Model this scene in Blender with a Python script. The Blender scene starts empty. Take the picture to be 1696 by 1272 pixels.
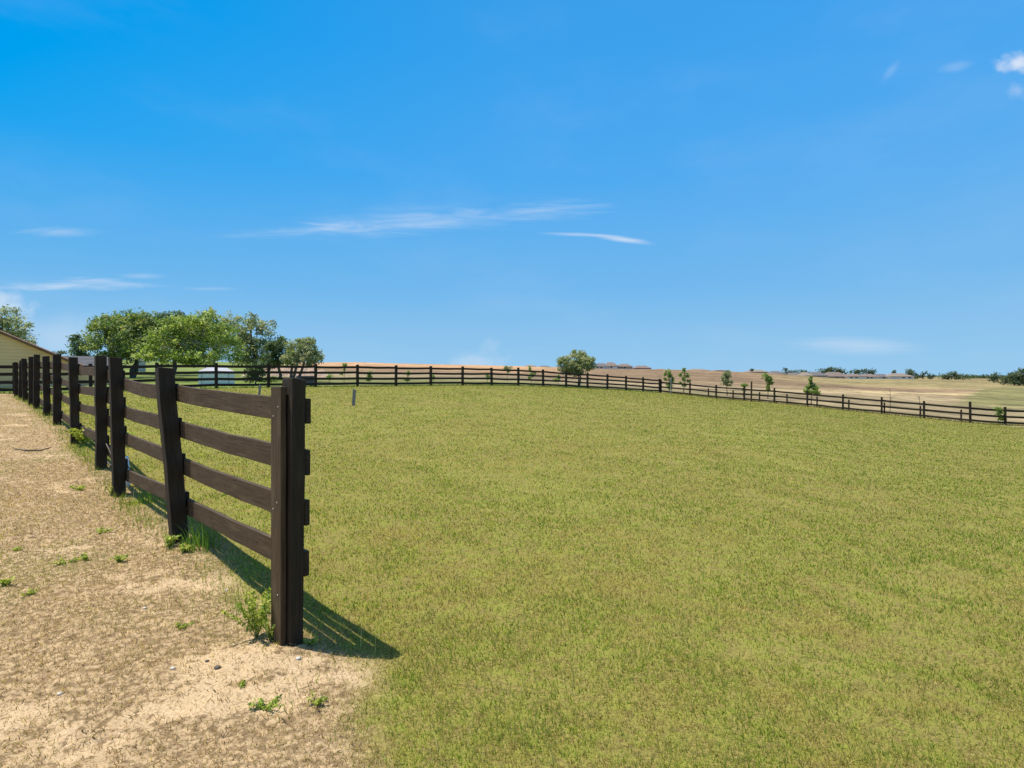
import bpy, math, random
import numpy as np
R = math.radians
rng = np.random.default_rng(7)
random.seed(7)
scene = bpy.context.scene
COL = scene.collection
CAMZ = 1.39
F = 942.0                                     # focal length in units of the photograph's pixels

# ------------------------------------------------------------------ camera, sky, sun, exposure
cam_d = bpy.data.cameras.new("camera"); cam = bpy.data.objects.new("camera", cam_d); COL.objects.link(cam)
cam.location = (0, 0, CAMZ); cam.rotation_euler = (R(90), 0, 0)
cam_d.sensor_width = 36; cam_d.lens = 36 * F / 1696; cam_d.clip_start = 0.05; cam_d.clip_end = 20000
scene.camera = cam
SUN_EL = 69.5; SUN_VEC = (-0.56, 0.07)        # horizontal direction towards the sun
sun_az = math.atan2(SUN_VEC[0], SUN_VEC[1])
sd = bpy.data.lights.new("sun", 'SUN'); sd.energy = 5.0; sd.angle = R(0.5); sd.color = (1.0, 0.95, 0.86)
so = bpy.data.objects.new("sun", sd); COL.objects.link(so)
so.rotation_euler = (R(90 - SUN_EL), 0, math.pi - sun_az)
so.location = (-10, 2, 30)
vs = scene.view_settings
vs.view_transform = 'Standard'; vs.look = 'None'; vs.gamma = 1; vs.exposure = 0.2

world = bpy.data.worlds.new("World"); scene.world = world; world.use_nodes = True
wt = world.node_tree; wt.nodes.clear()
class NT:
    """small helper for writing node graphs"""
    def __init__(s, t): s.t = t
    def n(s, typ, **kw):
        nd = s.t.nodes.new(typ)
        for k, v in kw.items(): setattr(nd, k, v)
        return nd
    def put(s, sock, v):
        if hasattr(v, 'is_output') or isinstance(v, bpy.types.NodeSocket): s.t.links.new(v, sock)
        elif v is not None: sock.default_value = v
    def m(s, op, a, b=None, c=None, clamp=False):
        nd = s.n('ShaderNodeMath', operation=op, use_clamp=clamp)
        s.put(nd.inputs[0], a); s.put(nd.inputs[1], b); s.put(nd.inputs[2], c)
        return nd.outputs[0]
    def mix(s, f, a, b, mode='MIX'):
        nd = s.n('ShaderNodeMix', data_type='RGBA', blend_type=mode)
        s.put(nd.inputs[0], f); s.put(nd.inputs[6], a); s.put(nd.inputs[7], b)
        return nd.outputs[2]
    def ss(s, x, a, b, lo=0.0, hi=1.0):
        nd = s.n('ShaderNodeMapRange', interpolation_type='SMOOTHSTEP')
        s.put(nd.inputs[0], x); nd.inputs[1].default_value = a; nd.inputs[2].default_value = b
        nd.inputs[3].default_value = lo; nd.inputs[4].default_value = hi
        return nd.outputs[0]
    def noise(s, vec, scale, detail=3, rough=0.55, w=None, dist=0.0):
        nd = s.n('ShaderNodeTexNoise'); s.put(nd.inputs['Vector'], vec)
        nd.inputs['Scale'].default_value = scale; nd.inputs['Detail'].default_value = detail
        nd.inputs['Roughness'].default_value = rough; nd.inputs['Distortion'].default_value = dist
        return nd.outputs['Fac']
    def mapping(s, vec, sc=(1,1,1), loc=(0,0,0), rot=(0,0,0)):
        nd = s.n('ShaderNodeMapping'); s.put(nd.inputs[0], vec)
        nd.inputs[1].default_value = loc; nd.inputs[2].default_value = rot; nd.inputs[3].default_value = sc
        return nd.outputs[0]
def L4(r, g, b):            # sRGB 0..255 -> linear rgba
    f = lambda c: (c/255/12.92) if c/255 <= 0.04045 else ((c/255+0.055)/1.055)**2.4
    return (f(r), f(g), f(b), 1.0)

W = NT(wt)
sky = W.n('ShaderNodeTexSky', sky_type='NISHITA')
sky.sun_disc = False; sky.sun_elevation = R(SUN_EL); sky.sun_rotation = sun_az
sky.altitude = 0; sky.air_density = 1.0; sky.dust_density = 0.6; sky.ozone_density = 3.0
SKY_STR = 0.12; SKY_TINT = (0.95, 1.0, 1.05, 1)
tc = W.n('ShaderNodeTexCoord')
sep = W.n('ShaderNodeSeparateXYZ'); W.put(sep.inputs[0], tc.outputs['Generated'])
dx, dy, dz = sep.outputs
ys = W.m('MAXIMUM', dy, 0.02)
ga = W.m('DIVIDE', dx, ys); gb = W.m('DIVIDE', dz, ys)            # sky position as slopes to the right / up
front = W.ss(dy, 0.05, 0.2)
comb = W.n('ShaderNodeCombineXYZ'); W.put(comb.inputs[0], ga); W.put(comb.inputs[1], gb); comb.inputs[2].default_value = 0.3
gv = comb.outputs[0]
skyh = W.mix(1.0, sky.outputs[0], SKY_TINT, 'MULTIPLY')
# deep polarised blue of the lower sky, paler to the horizon; the Nishita sky takes over overhead
EXK = 1/(SKY_STR*2**vs.exposure)
rmp = W.n('ShaderNodeValToRGB'); W.put(rmp.inputs[0], dz); er = rmp.color_ramp; er.interpolation = 'EASE'
for i, (p_, c_) in enumerate([(0.0,(.330,.600,.850)),(.08,(.262,.546,.842)),(.163,(.171,.479,.850)),(.336,(.078,.402,.868)),(.50,(.045,.356,.846)),(.62,(.04,.33,.80))]):
    e_ = er.elements[i] if i < 2 else er.elements.new(p_)
    e_.position = p_; e_.color = c_ + (1,)
er.interpolation = 'LINEAR'
gac = W.m('MAXIMUM', W.m('MINIMUM', ga, 1.0), -0.95)
azc = W.m('MULTIPLY', W.m('MULTIPLY_ADD', W.m('MINIMUM', gac, 0.0), 0.058, W.m('MULTIPLY', gac, 0.016)), W.ss(dz, 0.02, 0.36))
cadd = W.n('ShaderNodeCombineXYZ'); W.put(cadd.inputs[0], azc); W.put(cadd.inputs[1], W.m('MULTIPLY', azc, 0.5)); W.put(cadd.inputs[2], 0.0)
low = W.n('ShaderNodeVectorMath', operation='ADD'); W.put(low.inputs[0], rmp.outputs[0]); W.put(low.inputs[1], cadd.outputs[0])
lowk = W.n('ShaderNodeVectorMath', operation='SCALE'); W.put(lowk.inputs[0], low.outputs[0]); lowk.inputs['Scale'].default_value = EXK
lowm = W.n('ShaderNodeVectorMath', operation='MAXIMUM'); W.put(lowm.inputs[0], lowk.outputs[0]); lowm.inputs[1].default_value = (0, 0, 0)
skyc = W.mix(W.ss(dz, 0.56, 0.75), lowm.outputs[0], skyh)
streak = W.noise(W.mapping(gv, (2.2, 22, 1), rot=(0, 0, R(-4))), 3.4, 7, 0.68, dist=0.9)
puff = W.noise(W.mapping(gv, (1, 1.3, 1)), 22.0, 4, 0.55)
total = None
# (u, v, half-length, half-height, tilt in degrees, strength, kind)
CLOUDS = [
 (500, 382, 150, 11, 3, .32, 's'), (730, 366, 270, 20, 5, .26, 's'), (905, 350, 110, 22, 3, .18, 's'), (640,362,170,22,5,.14,'s'),
 (955, 388, 62, 4, -2, .40, 's2'), (1030, 396, 58, 6, -8, .62, 's2'),
 (100, 385, 78, 11, 0, .32, 's'), (110, 474, 130, 9, 1, .62, 's'), (190, 468, 95, 7, -3, .55, 's'), (235, 458, 40, 7, 0, .25, 's'), (345,478,60,4,0,.22,'s'),
 (1685, 106, 30, 16, 5, .85, 'p'), (1684, 148, 16, 20, 60, .30, 'p'), (1585, 110, 34, 10, 12, .13, 'p2'), (1475, 118, 24, 8, 50, .10, 'p2'),
 (1420, 572, 120, 17, -2, .30, 's2'), (792, 598, 44, 26, 0, .34, 'p'), (18, 508, 40, 22, -20, .6, 'p'), (100, 560, 95, 42, 5, .25, 'p2'),
]
for (u, v, hu, hv, tilt, st, kind) in CLOUDS:
    a0 = (u - 848)/F; b0 = -(v - 636)/F; ct, sn = math.cos(R(tilt)), math.sin(R(tilt))
    da = W.m('SUBTRACT', ga, a0); db = W.m('SUBTRACT', gb, b0)
    p = W.m('MULTIPLY_ADD', da, ct*F/hu, W.m('MULTIPLY', db, sn*F/hu))
    q = W.m('MULTIPLY_ADD', da, -sn*F/hv, W.m('MULTIPLY', db, ct*F/hv))
    r2 = W.m('MULTIPLY_ADD', p, p, W.m('MULTIPLY', q, q))
    r = W.m('SQRT', r2)
    if kind == 's':
        r = W.m('MULTIPLY_ADD', W.m('SUBTRACT', streak, 0.5), -2.0, r)
        k = W.ss(r, -0.35, 1.15, st*.8, 0)
    elif kind == 's2':
        r = W.m('MULTIPLY_ADD', W.m('SUBTRACT', streak, 0.5), -1.0, r)
        k = W.ss(r, 0.0, 1.15, st*.85, 0)
    elif kind == 'p':
        r = W.m('MULTIPLY_ADD', W.m('SUBTRACT', puff, 0.5), -3.2, r)
        k = W.ss(r, -0.2, 1.35, st*.85, 0)
    else:
        r = W.m('MULTIPLY_ADD', W.m('SUBTRACT', puff, 0.5), -0.8, r)
        k = W.ss(r, 0.1, 1.2, st, 0)
    total = k if total is None else W.m('ADD', total, k, clamp=True)
total = W.m('MULTIPLY', total, front, clamp=True)
veil = W.m('MULTIPLY', W.ss(W.noise(W.mapping(tc.outputs['Generated'], (2, 2, 6)), 1.6, 5, 0.6), 0.45, 0.8), 0.05)
total = W.m('ADD', total, veil, clamp=True)
CLOUD = (.86*EXK, .89*EXK, .95*EXK, 1)
skyc = W.mix(total, skyc, CLOUD)
bg = W.n('ShaderNodeBackground'); W.put(bg.inputs[0], skyc); bg.inputs[1].default_value = SKY_STR
wo = W.n('ShaderNodeOutputWorld'); wt.links.new(bg.outputs[0], wo.inputs[0])

# ------------------------------------------------------------------ helpers
def vnoise(x, y, seed=0):
    """smooth value noise, -1..1"""
    xi = np.floor(x).astype(np.int64); yi = np.floor(y).astype(np.int64)
    fx = x - xi; fy = y - yi
    fx = fx*fx*(3-2*fx); fy = fy*fy*(3-2*fy)
    def h(a, b):
        n = (a*374761393 + b*668265263 + seed*1442695041) & 0xffffffff
        n = ((n ^ (n >> 13)) * 1274126177) & 0xffffffff
        n = n ^ (n >> 16)
        return (n & 0xffff)/32767.5 - 1
    return (h(xi,yi)*(1-fx)+h(xi+1,yi)*fx)*(1-fy) + (h(xi,yi+1)*(1-fx)+h(xi+1,yi+1)*fx)*fy
def fbm(x, y, sc, oct=4, seed=0, gain=0.5):
    o = 0; a = 1; t = 0
    for i in range(oct):
        c, s = math.cos(i*1.1), math.sin(i*1.1)
        o = o + a*vnoise((x*c - y*s)*sc + 17.3*i, (x*s + y*c)*sc - 9.1*i, seed+i*7); t += a; a *= gain; sc *= 2.03
    return o/t
def sstep(x, a, b):
    t = np.clip((x-a)/(b-a), 0, 1); return t*t*(3-2*t)

def mesh_np(name, verts, faces_list, mat=None, parent=None, loc=(0,0,0), color=None, uv=None, smooth=False):
    """verts (n,3); faces_list: list of int arrays (m,k)"""
    me = bpy.data.meshes.new(name)
    verts = np.asarray(verts, dtype=np.float32)
    me.vertices.add(len(verts)); me.vertices.foreach_set('co', verts.ravel())
    tot = np.concatenate([np.full(len(f), f.shape[1], np.int32) for f in faces_list])
    idx = np.concatenate([f.ravel() for f in faces_list]).astype(np.int32)
    me.loops.add(len(idx)); me.loops.foreach_set('vertex_index', idx)
    me.polygons.add(len(tot))
    st = np.zeros(len(tot), np.int32); st[1:] = np.cumsum(tot)[:-1]
    me.polygons.foreach_set('loop_start', st); me.polygons.foreach_set('loop_total', tot)
    if smooth: me.polygons.foreach_set('use_smooth', np.ones(len(tot), bool))
    me.update(calc_edges=True); me.validate()
    if color is not None:
        a = me.attributes.new('tone', 'FLOAT_COLOR', 'POINT')
        c = np.ones((len(verts), 4), np.float32); c[:, :3] = color; a.data.foreach_set('color', c.ravel())
    if uv is not None:
        l = me.uv_layers.new(name='UVMap'); l.data.foreach_set('uv', np.asarray(uv, np.float32).ravel())
    o = bpy.data.objects.new(name, me); COL.objects.link(o)
    if mat: me.materials.append(mat)
    if parent: o.parent = parent
    o.location = loc
    return o
def tag(o, label=None, cat=None, group=None, kind=None):
    if label: o['label'] = label
    if cat: o['category'] = cat
    if group: o['group'] = group
    if kind: o['kind'] = kind
    return o
def empty(name, loc, label, cat, group=None):
    o = bpy.data.objects.new(name, None); COL.objects.link(o); o.location = loc; o.empty_display_size = 0.2
    return tag(o, label, cat, group)

class MB:
    """collects quads / tris, in coordinates relative to an origin"""
    def __init__(s, origin=(0,0,0)): s.v = []; s.f = []; s.uv = []; s.o = np.array(origin, float)
    def add(s, verts, faces, uvs=None):
        b = len(s.v); s.v += [tuple(np.array(p, float) - s.o) for p in verts]
        for i, f in enumerate(faces):
            s.f.append([b+j for j in f]); s.uv += (uvs[i] if uvs else [(0, 0)]*len(f))
    def board(s, path, n, w, t, up=(0,0,1), jit=0.0, seed=0):
        """board of height w (along up) and thickness t (along n) swept along path"""
        n = np.array(n, float); up = np.array(up, float); rr = random.Random(seed)
        off = rr.random()*30; path = [np.array(p, float) for p in path]
        ring = [(-.5,-.5),(.5,-.5),(.5,.5),(-.5,.5)]; V = []
        for i, p in enumerate(path):
            jw = 1 + rr.uniform(-jit, jit)
            for (a, c) in ring: V.append(p + n*a*t + up*c*w*jw)
        Fc = []; U = []; L = 0
        for i in range(len(path)-1):
            d = float(np.linalg.norm(path[i+1]-path[i]))
            for k in range(4):
                k2 = (k+1) % 4; wd = t if k % 2 == 0 else w; vo = off + k*0.37
                Fc.append((4*i+k, 4*i+k2, 4*i+4+k2, 4*i+4+k)); U.append([(L+off, vo), (L+off, vo+wd), (L+d+off, vo+wd), (L+d+off, vo)])
            L += d
        e = 4*(len(path)-1)
        Fc.append((3,2,1,0)); U.append([(off,off+w),(off+.02,off+w),(off+.02,off),(off,off)])
        Fc.append((e,e+1,e+2,e+3)); U.append([(off,off),(off+.02,off),(off+.02,off+w),(off,off+w)])
        s.add(V, Fc, U)
    def box(s, c, d, rz=0.0):
        cx, cy, cz = c; hx, hy, hz = d[0]/2, d[1]/2, d[2]/2; ca, sa = math.cos(rz), math.sin(rz)
        V = [(cx+x*ca-y*sa, cy+x*sa+y*ca, cz+z) for z in (-hz,hz) for (x,y) in ((-hx,-hy),(hx,-hy),(hx,hy),(-hx,hy))]
        Fc = [(3,2,1,0),(4,5,6,7),(0,1,5,4),(1,2,6,5),(2,3,7,6),(3,0,4,7)]
        U = [[(0,0),(1,0),(1,1),(0,1)]]*2 + [[(0,0),(w,0),(w,d[2]),(0,d[2])] for w in (d[0],d[1],d[0],d[1])]
        s.add(V, Fc, U)
    def tube(s, pts, rad, sides=6, cap=True):
        pts = [np.array(p, float) for p in pts]; V = []; n = len(pts)
        for i, p in enumerate(pts):
            d = pts[min(i+1, n-1)] - pts[max(i-1, 0)]; d /= (np.linalg.norm(d)+1e-9)
            a = np.cross(d, (0,0,1.)) if abs(d[2]) < .9 else np.cross(d, (1.,0,0)); a /= np.linalg.norm(a); b = np.cross(d, a)
            for k in range(sides):
                th = 2*math.pi*k/sides; V.append(p + rad[i]*(math.cos(th)*a + math.sin(th)*b))
        Fc = []; U = []
        for i in range(n-1):
            for k in range(sides):
                k2 = (k+1) % sides
                Fc.append((i*sides+k, i*sides+k2, (i+1)*sides+k2, (i+1)*sides+k)); U.append([(i*.3,k*.1),(i*.3,k*.1+.1),(i*.3+.3,k*.1+.1),(i*.3+.3,k*.1)])
        if cap:
            Fc.append(tuple(range((n-1)*sides, n*sides))); U.append([(0,0)]*sides)
            Fc.append(tuple(reversed(range(sides)))); U.append([(0,0)]*sides)
        s.add(V, Fc, U)
    def poly(s, V, Fc): s.add(V, Fc)
    def build(s, name, mat, parent=None, loc=(0,0,0), smooth=False, bevel=0):
        me = bpy.data.meshes.new(name); me.from_pydata([tuple(map(float, v)) for v in s.v], [], s.f); me.update()
        l = me.uv_layers.new(name='UVMap'); l.data.foreach_set('uv', np.array(s.uv, np.float32).ravel())
        if smooth:
            for p in me.polygons: p.use_smooth = True
        me.materials.append(mat)
        o = bpy.data.objects.new(name, me); COL.objects.link(o); o.location = loc
        if parent: o.parent = parent
        if bevel:
            bm = o.modifiers.new('bevel', 'BEVEL'); bm.width = bevel; bm.segments = 2; bm.limit_method = 'ANGLE'; bm.angle_limit = R(50)
        return o

def XY(u, Y): return ((u-848)/F*Y, Y)
def P(u, v, Y): return np.array(((u-848)/F*Y, Y, CAMZ-(v-636)/F*Y))

# ------------------------------------------------------------------ materials
def new_mat(name):
    m = bpy.data.materials.new(name); m.use_nodes = True; t = m.node_tree; t.nodes.clear()
    n = NT(t); out = n.n('ShaderNodeOutputMaterial'); return m, n, out
def principled(n, out, col, rough=0.8, spec=0.3, normal=None, metal=0):
    p = n.n('ShaderNodeBsdfPrincipled'); n.put(p.inputs['Base Color'], col); n.put(p.inputs['Roughness'], rough)
    p.inputs['Specular IOR Level'].default_value = spec; p.inputs['Metallic'].default_value = metal
    if normal is not None: n.put(p.inputs['Normal'], normal)
    n.t.links.new(p.outputs[0], out.inputs[0]); return p
def bump(n, h, strength, dist=0.01):
    b = n.n('ShaderNodeBump'); b.inputs['Strength'].default_value = strength; b.inputs['Distance'].default_value = dist
    n.put(b.inputs['Height'], h); return b.outputs[0]
def wood_mat(name, dark, light, worn, wornamt=0.5, rough=0.75):
    m, n, out = new_mat(name)
    tcn = n.n('ShaderNodeTexCoord'); uv = tcn.outputs['UV']
    g = n.noise(n.mapping(uv, (1.2, 34, 1)), 3.0, 5, 0.65, dist=0.4)
    g2 = n.noise(n.mapping(uv, (6, 160, 1)), 2.0, 3, 0.6)
    big = n.noise(n.mapping(uv, (1.5, 5, 1)), 1.7, 4, 0.6)
    c = n.mix(n.ss(g, 0.3, 0.7), dark, light)
    c = n.mix(n.m('MULTIPLY', n.ss(big, 0.48, 0.74), n.ss(g2, 0.35, 0.7, 0.3, wornamt)), c, worn)
    crack = n.ss(n.noise(n.mapping(uv, (0.8, 46, 1)), 2.3, 2, 0.4), 0.68, 0.74)
    c = n.mix(n.m('MULTIPLY', crack, 0.75), c, (0.006,0.005,0.004,1))
    kn = n.n('ShaderNodeTexVoronoi'); n.put(kn.inputs['Vector'], n.mapping(uv, (1.4, 7, 1))); kn.inputs['Scale'].default_value = 1.6
    c = n.mix(n.ss(kn.outputs['Distance'], 0.03, 0.11, 0.7, 0), c, (0.012,0.009,0.006,1))
    h = n.m('SUBTRACT', n.m('MULTIPLY_ADD', g2, 0.6, g), n.m('MULTIPLY', crack, 1.0))
    principled(n, out, c, rough, 0.25, bump(n, h, 0.5, 0.004))
    return m
M = {}
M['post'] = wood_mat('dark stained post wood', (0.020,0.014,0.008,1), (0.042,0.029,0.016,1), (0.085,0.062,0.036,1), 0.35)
M['rail'] = wood_mat('weathered dark rail wood', (0.050,0.031,0.015,1), (0.104,0.067,0.034,1), (0.19,0.138,0.08,1), 0.55)
M['farpost'] = wood_mat('dark fence wood', (0.022,0.015,0.009,1), (0.038,0.027,0.016,1), (0.07,0.052,0.033,1), 0.35)
M['grey_wood'] = wood_mat('grey weathered wood', (0.20,0.18,0.15,1), (0.32,0.29,0.25,1), (0.42,0.38,0.33,1), 0.6)
def plain_mat(name, c, rough=0.7, var=0.15, scale=3.0, spec=0.3, metal=0):
    m, n, out = new_mat(name); tcn = n.n('ShaderNodeTexCoord')
    f = n.noise(tcn.outputs['Object'], scale, 5, 0.6)
    col = n.mix(n.ss(f, 0.3, 0.7), tuple(x*(1-var) for x in c[:3])+(1,), tuple(min(1, x*(1+var)) for x in c[:3])+(1,))
    principled(n, out, col, rough, spec, bump(n, n.noise(tcn.outputs['Object'], scale*12, 3), 0.15, 0.004), metal); return m
M['bark'] = plain_mat('tree bark', (0.13,0.105,0.08), 0.9, 0.4, 6)
M['pale_bark'] = plain_mat('pale tree bark', (0.36,0.33,0.27), 0.9, 0.25, 6)
M['white'] = plain_mat('white painted panel', (0.72,0.71,0.70), 0.6, 0.05, 1.0)
M['white_roof'] = plain_mat('pale grey roof sheet', (0.42,0.41,0.41), 0.6, 0.08, 1.0)
M['dark_roof'] = plain_mat('dark grey roof shingles', (0.085,0.083,0.088), 0.85, 0.25, 1.5)
M['trim'] = plain_mat('brown roof trim', (0.20,0.10,0.055), 0.8, 0.2, 2)
M['shade_wall'] = plain_mat('dark blue grey wall', (0.09,0.10,0.12), 0.8, 0.2, 1)
M['glass'] = plain_mat('dark window glass', (0.02,0.025,0.03), 0.15, 0.1, 1, 0.6)
M['nail'] = plain_mat('galvanised nail', (0.45,0.44,0.42), 0.45, 0.2, 50, 0.5, 0.8)
M['black'] = plain_mat('black rubber', (0.015,0.015,0.016), 0.6, 0.2, 8)
M['plastic'] = plain_mat('white plastic', (0.75,0.76,0.78), 0.4, 0.05, 8)
M['stone'] = plain_mat('pebble stone', (0.62,0.56,0.47), 0.85, 0.2, 20)
M['sandstone'] = plain_mat('dirt wall', (0.38,0.27,0.19), 0.9, 0.3, 4)
M['slate'] = plain_mat('bluish grey metal', (0.085,0.085,0.095), 0.6, 0.2, 3)
for k, c in {'r1': (0.17,0.14,0.12), 'r2': (0.205,0.155,0.125), 'r3': (0.15,0.135,0.13), 'r4': (0.25,0.20,0.155)}.items():
    M[k] = plain_mat('shingle roof ' + k[1], c, 0.85, 0.12, 0.6)
for k, c in {'w1': (0.82,0.79,0.74), 'w2': (0.5,0.45,0.38), 'w3': (0.42,0.40,0.38)}.items():
    M[k] = plain_mat('stucco wall ' + k[1], c, 0.85, 0.06, 0.6)
def siding_mat():
    m, n, out = new_mat('beige lap siding'); tcn = n.n('ShaderNodeTexCoord')
    sp = n.n('ShaderNodeSeparateXYZ'); n.put(sp.inputs[0], tcn.outputs['Object'])
    fr = n.m('FRACT', n.m('MULTIPLY', sp.outputs[2], 5.0))
    c = n.mix(n.ss(n.noise(tcn.outputs['Object'], 0.7, 4), 0.3, 0.7), (0.86,0.50,0.25,1), (0.93,0.57,0.29,1))
    c = n.mix(n.ss(fr, 0.0, 0.14, 0.5, 0), c, (0.4,0.26,0.11,1))
    principled(n, out, c, 0.7, 0.3, bump(n, fr, 0.7, 0.02)); return m
M['siding'] = siding_mat()
def leaf_mat(name, gain=1.0, transl=0.35, rough=0.55):
    m, n, out = new_mat(name)
    a = n.n('ShaderNodeAttribute', attribute_name='tone')
    col = a.outputs['Color']
    p = n.n('ShaderNodeBsdfPrincipled'); n.put(p.inputs['Base Color'], col); p.inputs['Roughness'].default_value = rough
    p.inputs['Specular IOR Level'].default_value = 0.25
    tr = n.n('ShaderNodeBsdfTranslucent'); n.put(tr.inputs[0], n.mix(1.0, col, (1.15*gain,1.2*gain,0.55*gain,1), 'MULTIPLY'))
    mx = n.n('ShaderNodeMixShader'); mx.inputs[0].default_value = transl
    n.t.links.new(p.outputs[0], mx.inputs[1]); n.t.links.new(tr.outputs[0], mx.inputs[2]); n.t.links.new(mx.outputs[0], out.inputs[0])
    return m
M['leaf'] = leaf_mat('tree leaves', 1.0, 0.42)
M['grass'] = leaf_mat('grass blades', 1.0, 0.50, 0.6)

# ------------------------------------------------------------------ fence lines (plan)
NEAR_Y = [3.0, 4.64, 6.46, 7.3, 9.2, 11.1, 12.75, 14.6, 15.9, 17.6, 19.3, 21.3]
NEAR_U = [483, 300, 198, 168, 125, 95, 78, 60, 52, 42, 34, 27]
NEAR_TOP = [(487,628), (272,610), (191,592), (166,590), (121,592), (94,587), (76,590), (61,587), (52,591), (40,594), (36,597), (26,600)]
def back_k(k): Y = 27.4*(1+.0583*k); return ((-490+63.2*k)/(1+.0583*k)/F*Y, Y)
def right_k(k):
    if k > 8.6: return ((1665+62*(k-9)-848)/F*(36.1-.15*(k-9)), 36.1-.15*(k-9))
    Y = 50.4*(1-.035*k); return ((294.6+31.5*k)/(1-.035*k)/F*Y, Y)

# ------------------------------------------------------------------ terrain heights (control points: u, v, distance)
CP = []
def col(u, pts): CP.extend((u, v, Y) for (v, Y) in pts)
def zv(z, Y): return 636 + z*F/Y       # z = metres below the eye
for u in (-420, 0):
    col(u, [(1072,3),(893,4.64),(795,7),(705,11),(670,16),(652,22),(645,30),(633,50),(611,100),(596,200),(590,400),(594,1000),(600,4000)])
for (u, v, Y) in [(487,1072,3),(300,893,4.64),(198,821,6.46),(168,776,7.3),(125,735,9.2),(95,704,11.1),(78,689,12.7),(60,677,14.6),(43,665,17.6),(27,656,21.4)]:
    CP.append((u, v, Y))
col(150, [(649.5,24.2),(641,32),(629,50),(611,100),(597,300),(600,1000)])
col(261, [(646,25.8),(639,34)])
col(358, [(643,27.4),(636,34),(625,55),(612,120),(602,300),(605,1000),(610,4000)])
col(475, [(884,5),(776,8),(712,12),(664,19),(641.5,29.7)])
col(592, [(1072,3),(885,5),(778,8),(714,12),(664,20),(640,32.2),(634,42),(622,70),(609,150),(600,300),(603,1000),(609,4000)])
col(700, [(639,35),(604,300)])
col(848, [(1072,3),(zv(1.35,5),5),(zv(1.27,8),8),(zv(1.1,12),12),(zv(.72,20),20),(zv(.36,30),30),(639.5,39),(633,50),(623,90),(612,180),(606.5,300),(609,1000),(612,4000)])
col(973, [(643.5,45),(637,60),(625,110),(615,220),(610,330),(613,1000)])
col(1100, [(1074,3),(zv(1.38,5),5),(zv(1.34,8),8),(zv(1.27,12),12),(zv(1.1,20),20),(zv(.9,30),30),(zv(.83,40),40),(651,51.5),(643,70),(630,110),(618,200),(612,330),(615,1000),(618,4000)])
col(1200, [(661.5,48.3),(650,65),(636,100),(623,180),(615,300)])
col(1300, [(zv(1.41,3),3),(zv(1.42,5),5),(zv(1.42,8),8),(zv(1.41,12),12),(zv(1.42,20),20),(zv(1.45,30),30),(669.5,44.6),(653,65),(638,110),(627,200),(620,330),(622,1000)])
col(1397, [(679,42.3),(662,60),(645,100),(634,200),(627,350),(625,1000),(622,4000)])
col(1531, [(692.5,38.4),(672,58),(652,100),(636,200),(628,350),(625,700)])
for u in (1696, 2150):
    col(u, [(zv(1.44,3),3),(zv(1.53,5),5),(zv(1.66,8),8),(zv(1.82,12),12),(zv(2.1,20),20),(zv(2.42,30),30),(708,34.5),(685,58),(658,100),(643,200),(633,400),(625,900),(622,4000)])
for u in (-420, 0, 475, 848, 1300, 1696, 2150): CP.append((u, zv(1.39, 1.2), 1.2))
CP = np.array(CP, float)
_t = np.arctan((CP[:,0]-848)/F)*2.6; _q = np.log(CP[:,2]); _r = (CP[:,1]-636) - CAMZ*F/CP[:,2]
_K = np.sqrt((_t[:,None]-_t[None])**2 + (_q[:,None]-_q[None])**2 + 1e-3)
_n = len(CP); _A = np.zeros((_n+3, _n+3)); _A[:_n,:_n] = -_K - 0*np.eye(_n); _A[:_n,_n] = 1; _A[:_n,_n+1] = _t; _A[:_n,_n+2] = _q; _A[_n:,:_n] = _A[:_n,_n:].T
_A[:_n,:_n] += 0.004*np.eye(_n)
_w = np.linalg.solve(_A, np.concatenate([_r, np.zeros(3)]))
THL, THR = R(-50), R(50)
def _rz(th, Ye):
    t = th*2.6; q = np.log(Ye); out = np.empty(t.shape)
    for i in range(0, len(t), 20000):
        s = slice(i, i+20000)
        k = np.sqrt((t[s,None]-_t[None])**2 + (q[s,None]-_q[None])**2 + 1e-3)
        out[s] = -k @ _w[:_n] + _w[_n] + _w[_n+1]*t[s] + _w[_n+2]*q[s]
    return -out*Ye/F
def H_smooth(x, y):
    x = np.atleast_1d(np.asarray(x, float)); y = np.atleast_1d(np.asarray(y, float))
    th = np.arctan2(x, y); rad = np.hypot(x, y)
    thc = np.clip(th, THL, THR); Ye = np.clip(rad*np.cos(thc), 1.2, 4500)
    z = _rz(thc, Ye)
    far = np.abs(th) > R(50)
    if far.any():
        zo = _rz(-thc[far], Ye[far]); f = sstep(np.abs(th[far]), R(60), R(180))*0.5
        z[far] = z[far]*(1-f) + zo*f
    return z*sstep(rad, 1.0, 2.4)
def side_near(x, y):      # >0 on the bare-yard side of the near fence
    d1 = -(x + 1.24 + .95*(y-3))/math.hypot(1, .95)
    d2 = -(x + 0.60 + 0.52*(y-2.1))/math.hypot(1, .52)
    return np.where(y > 2.95, d1, np.minimum(d1, d2) if False else np.where(y > 2.95, d1, d2))
_b0 = back_k(0); _b1 = back_k(10); _bd = np.array([_b1[0]-_b0[0], _b1[1]-_b0[1]]); _bd /= np.linalg.norm(_bd)
def side_back(x, y):      # >0 on the camera's side of the back fence
    return (x-_b0[0])*_bd[1] - (y-_b0[1])*_bd[0]
_r0 = right_k(0); _r1 = right_k(8); _rd = np.array([_r1[0]-_r0[0], _r1[1]-_r0[1]]); _rd /= np.linalg.norm(_rd)
def side_right(x, y): return (x-_r0[0])*_rd[1] - (y-_r0[1])*_rd[0]
def yard_mask(x, y):
    s = side_near(x, y) + fbm(x, y, 1.3, 4, 3)*0.30 + 0.16
    s = np.minimum(s, side_back(x, y)+fbm(x, y, 1, 3, 9)*.4)
    return sstep(s, -0.10, 0.22)
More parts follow.
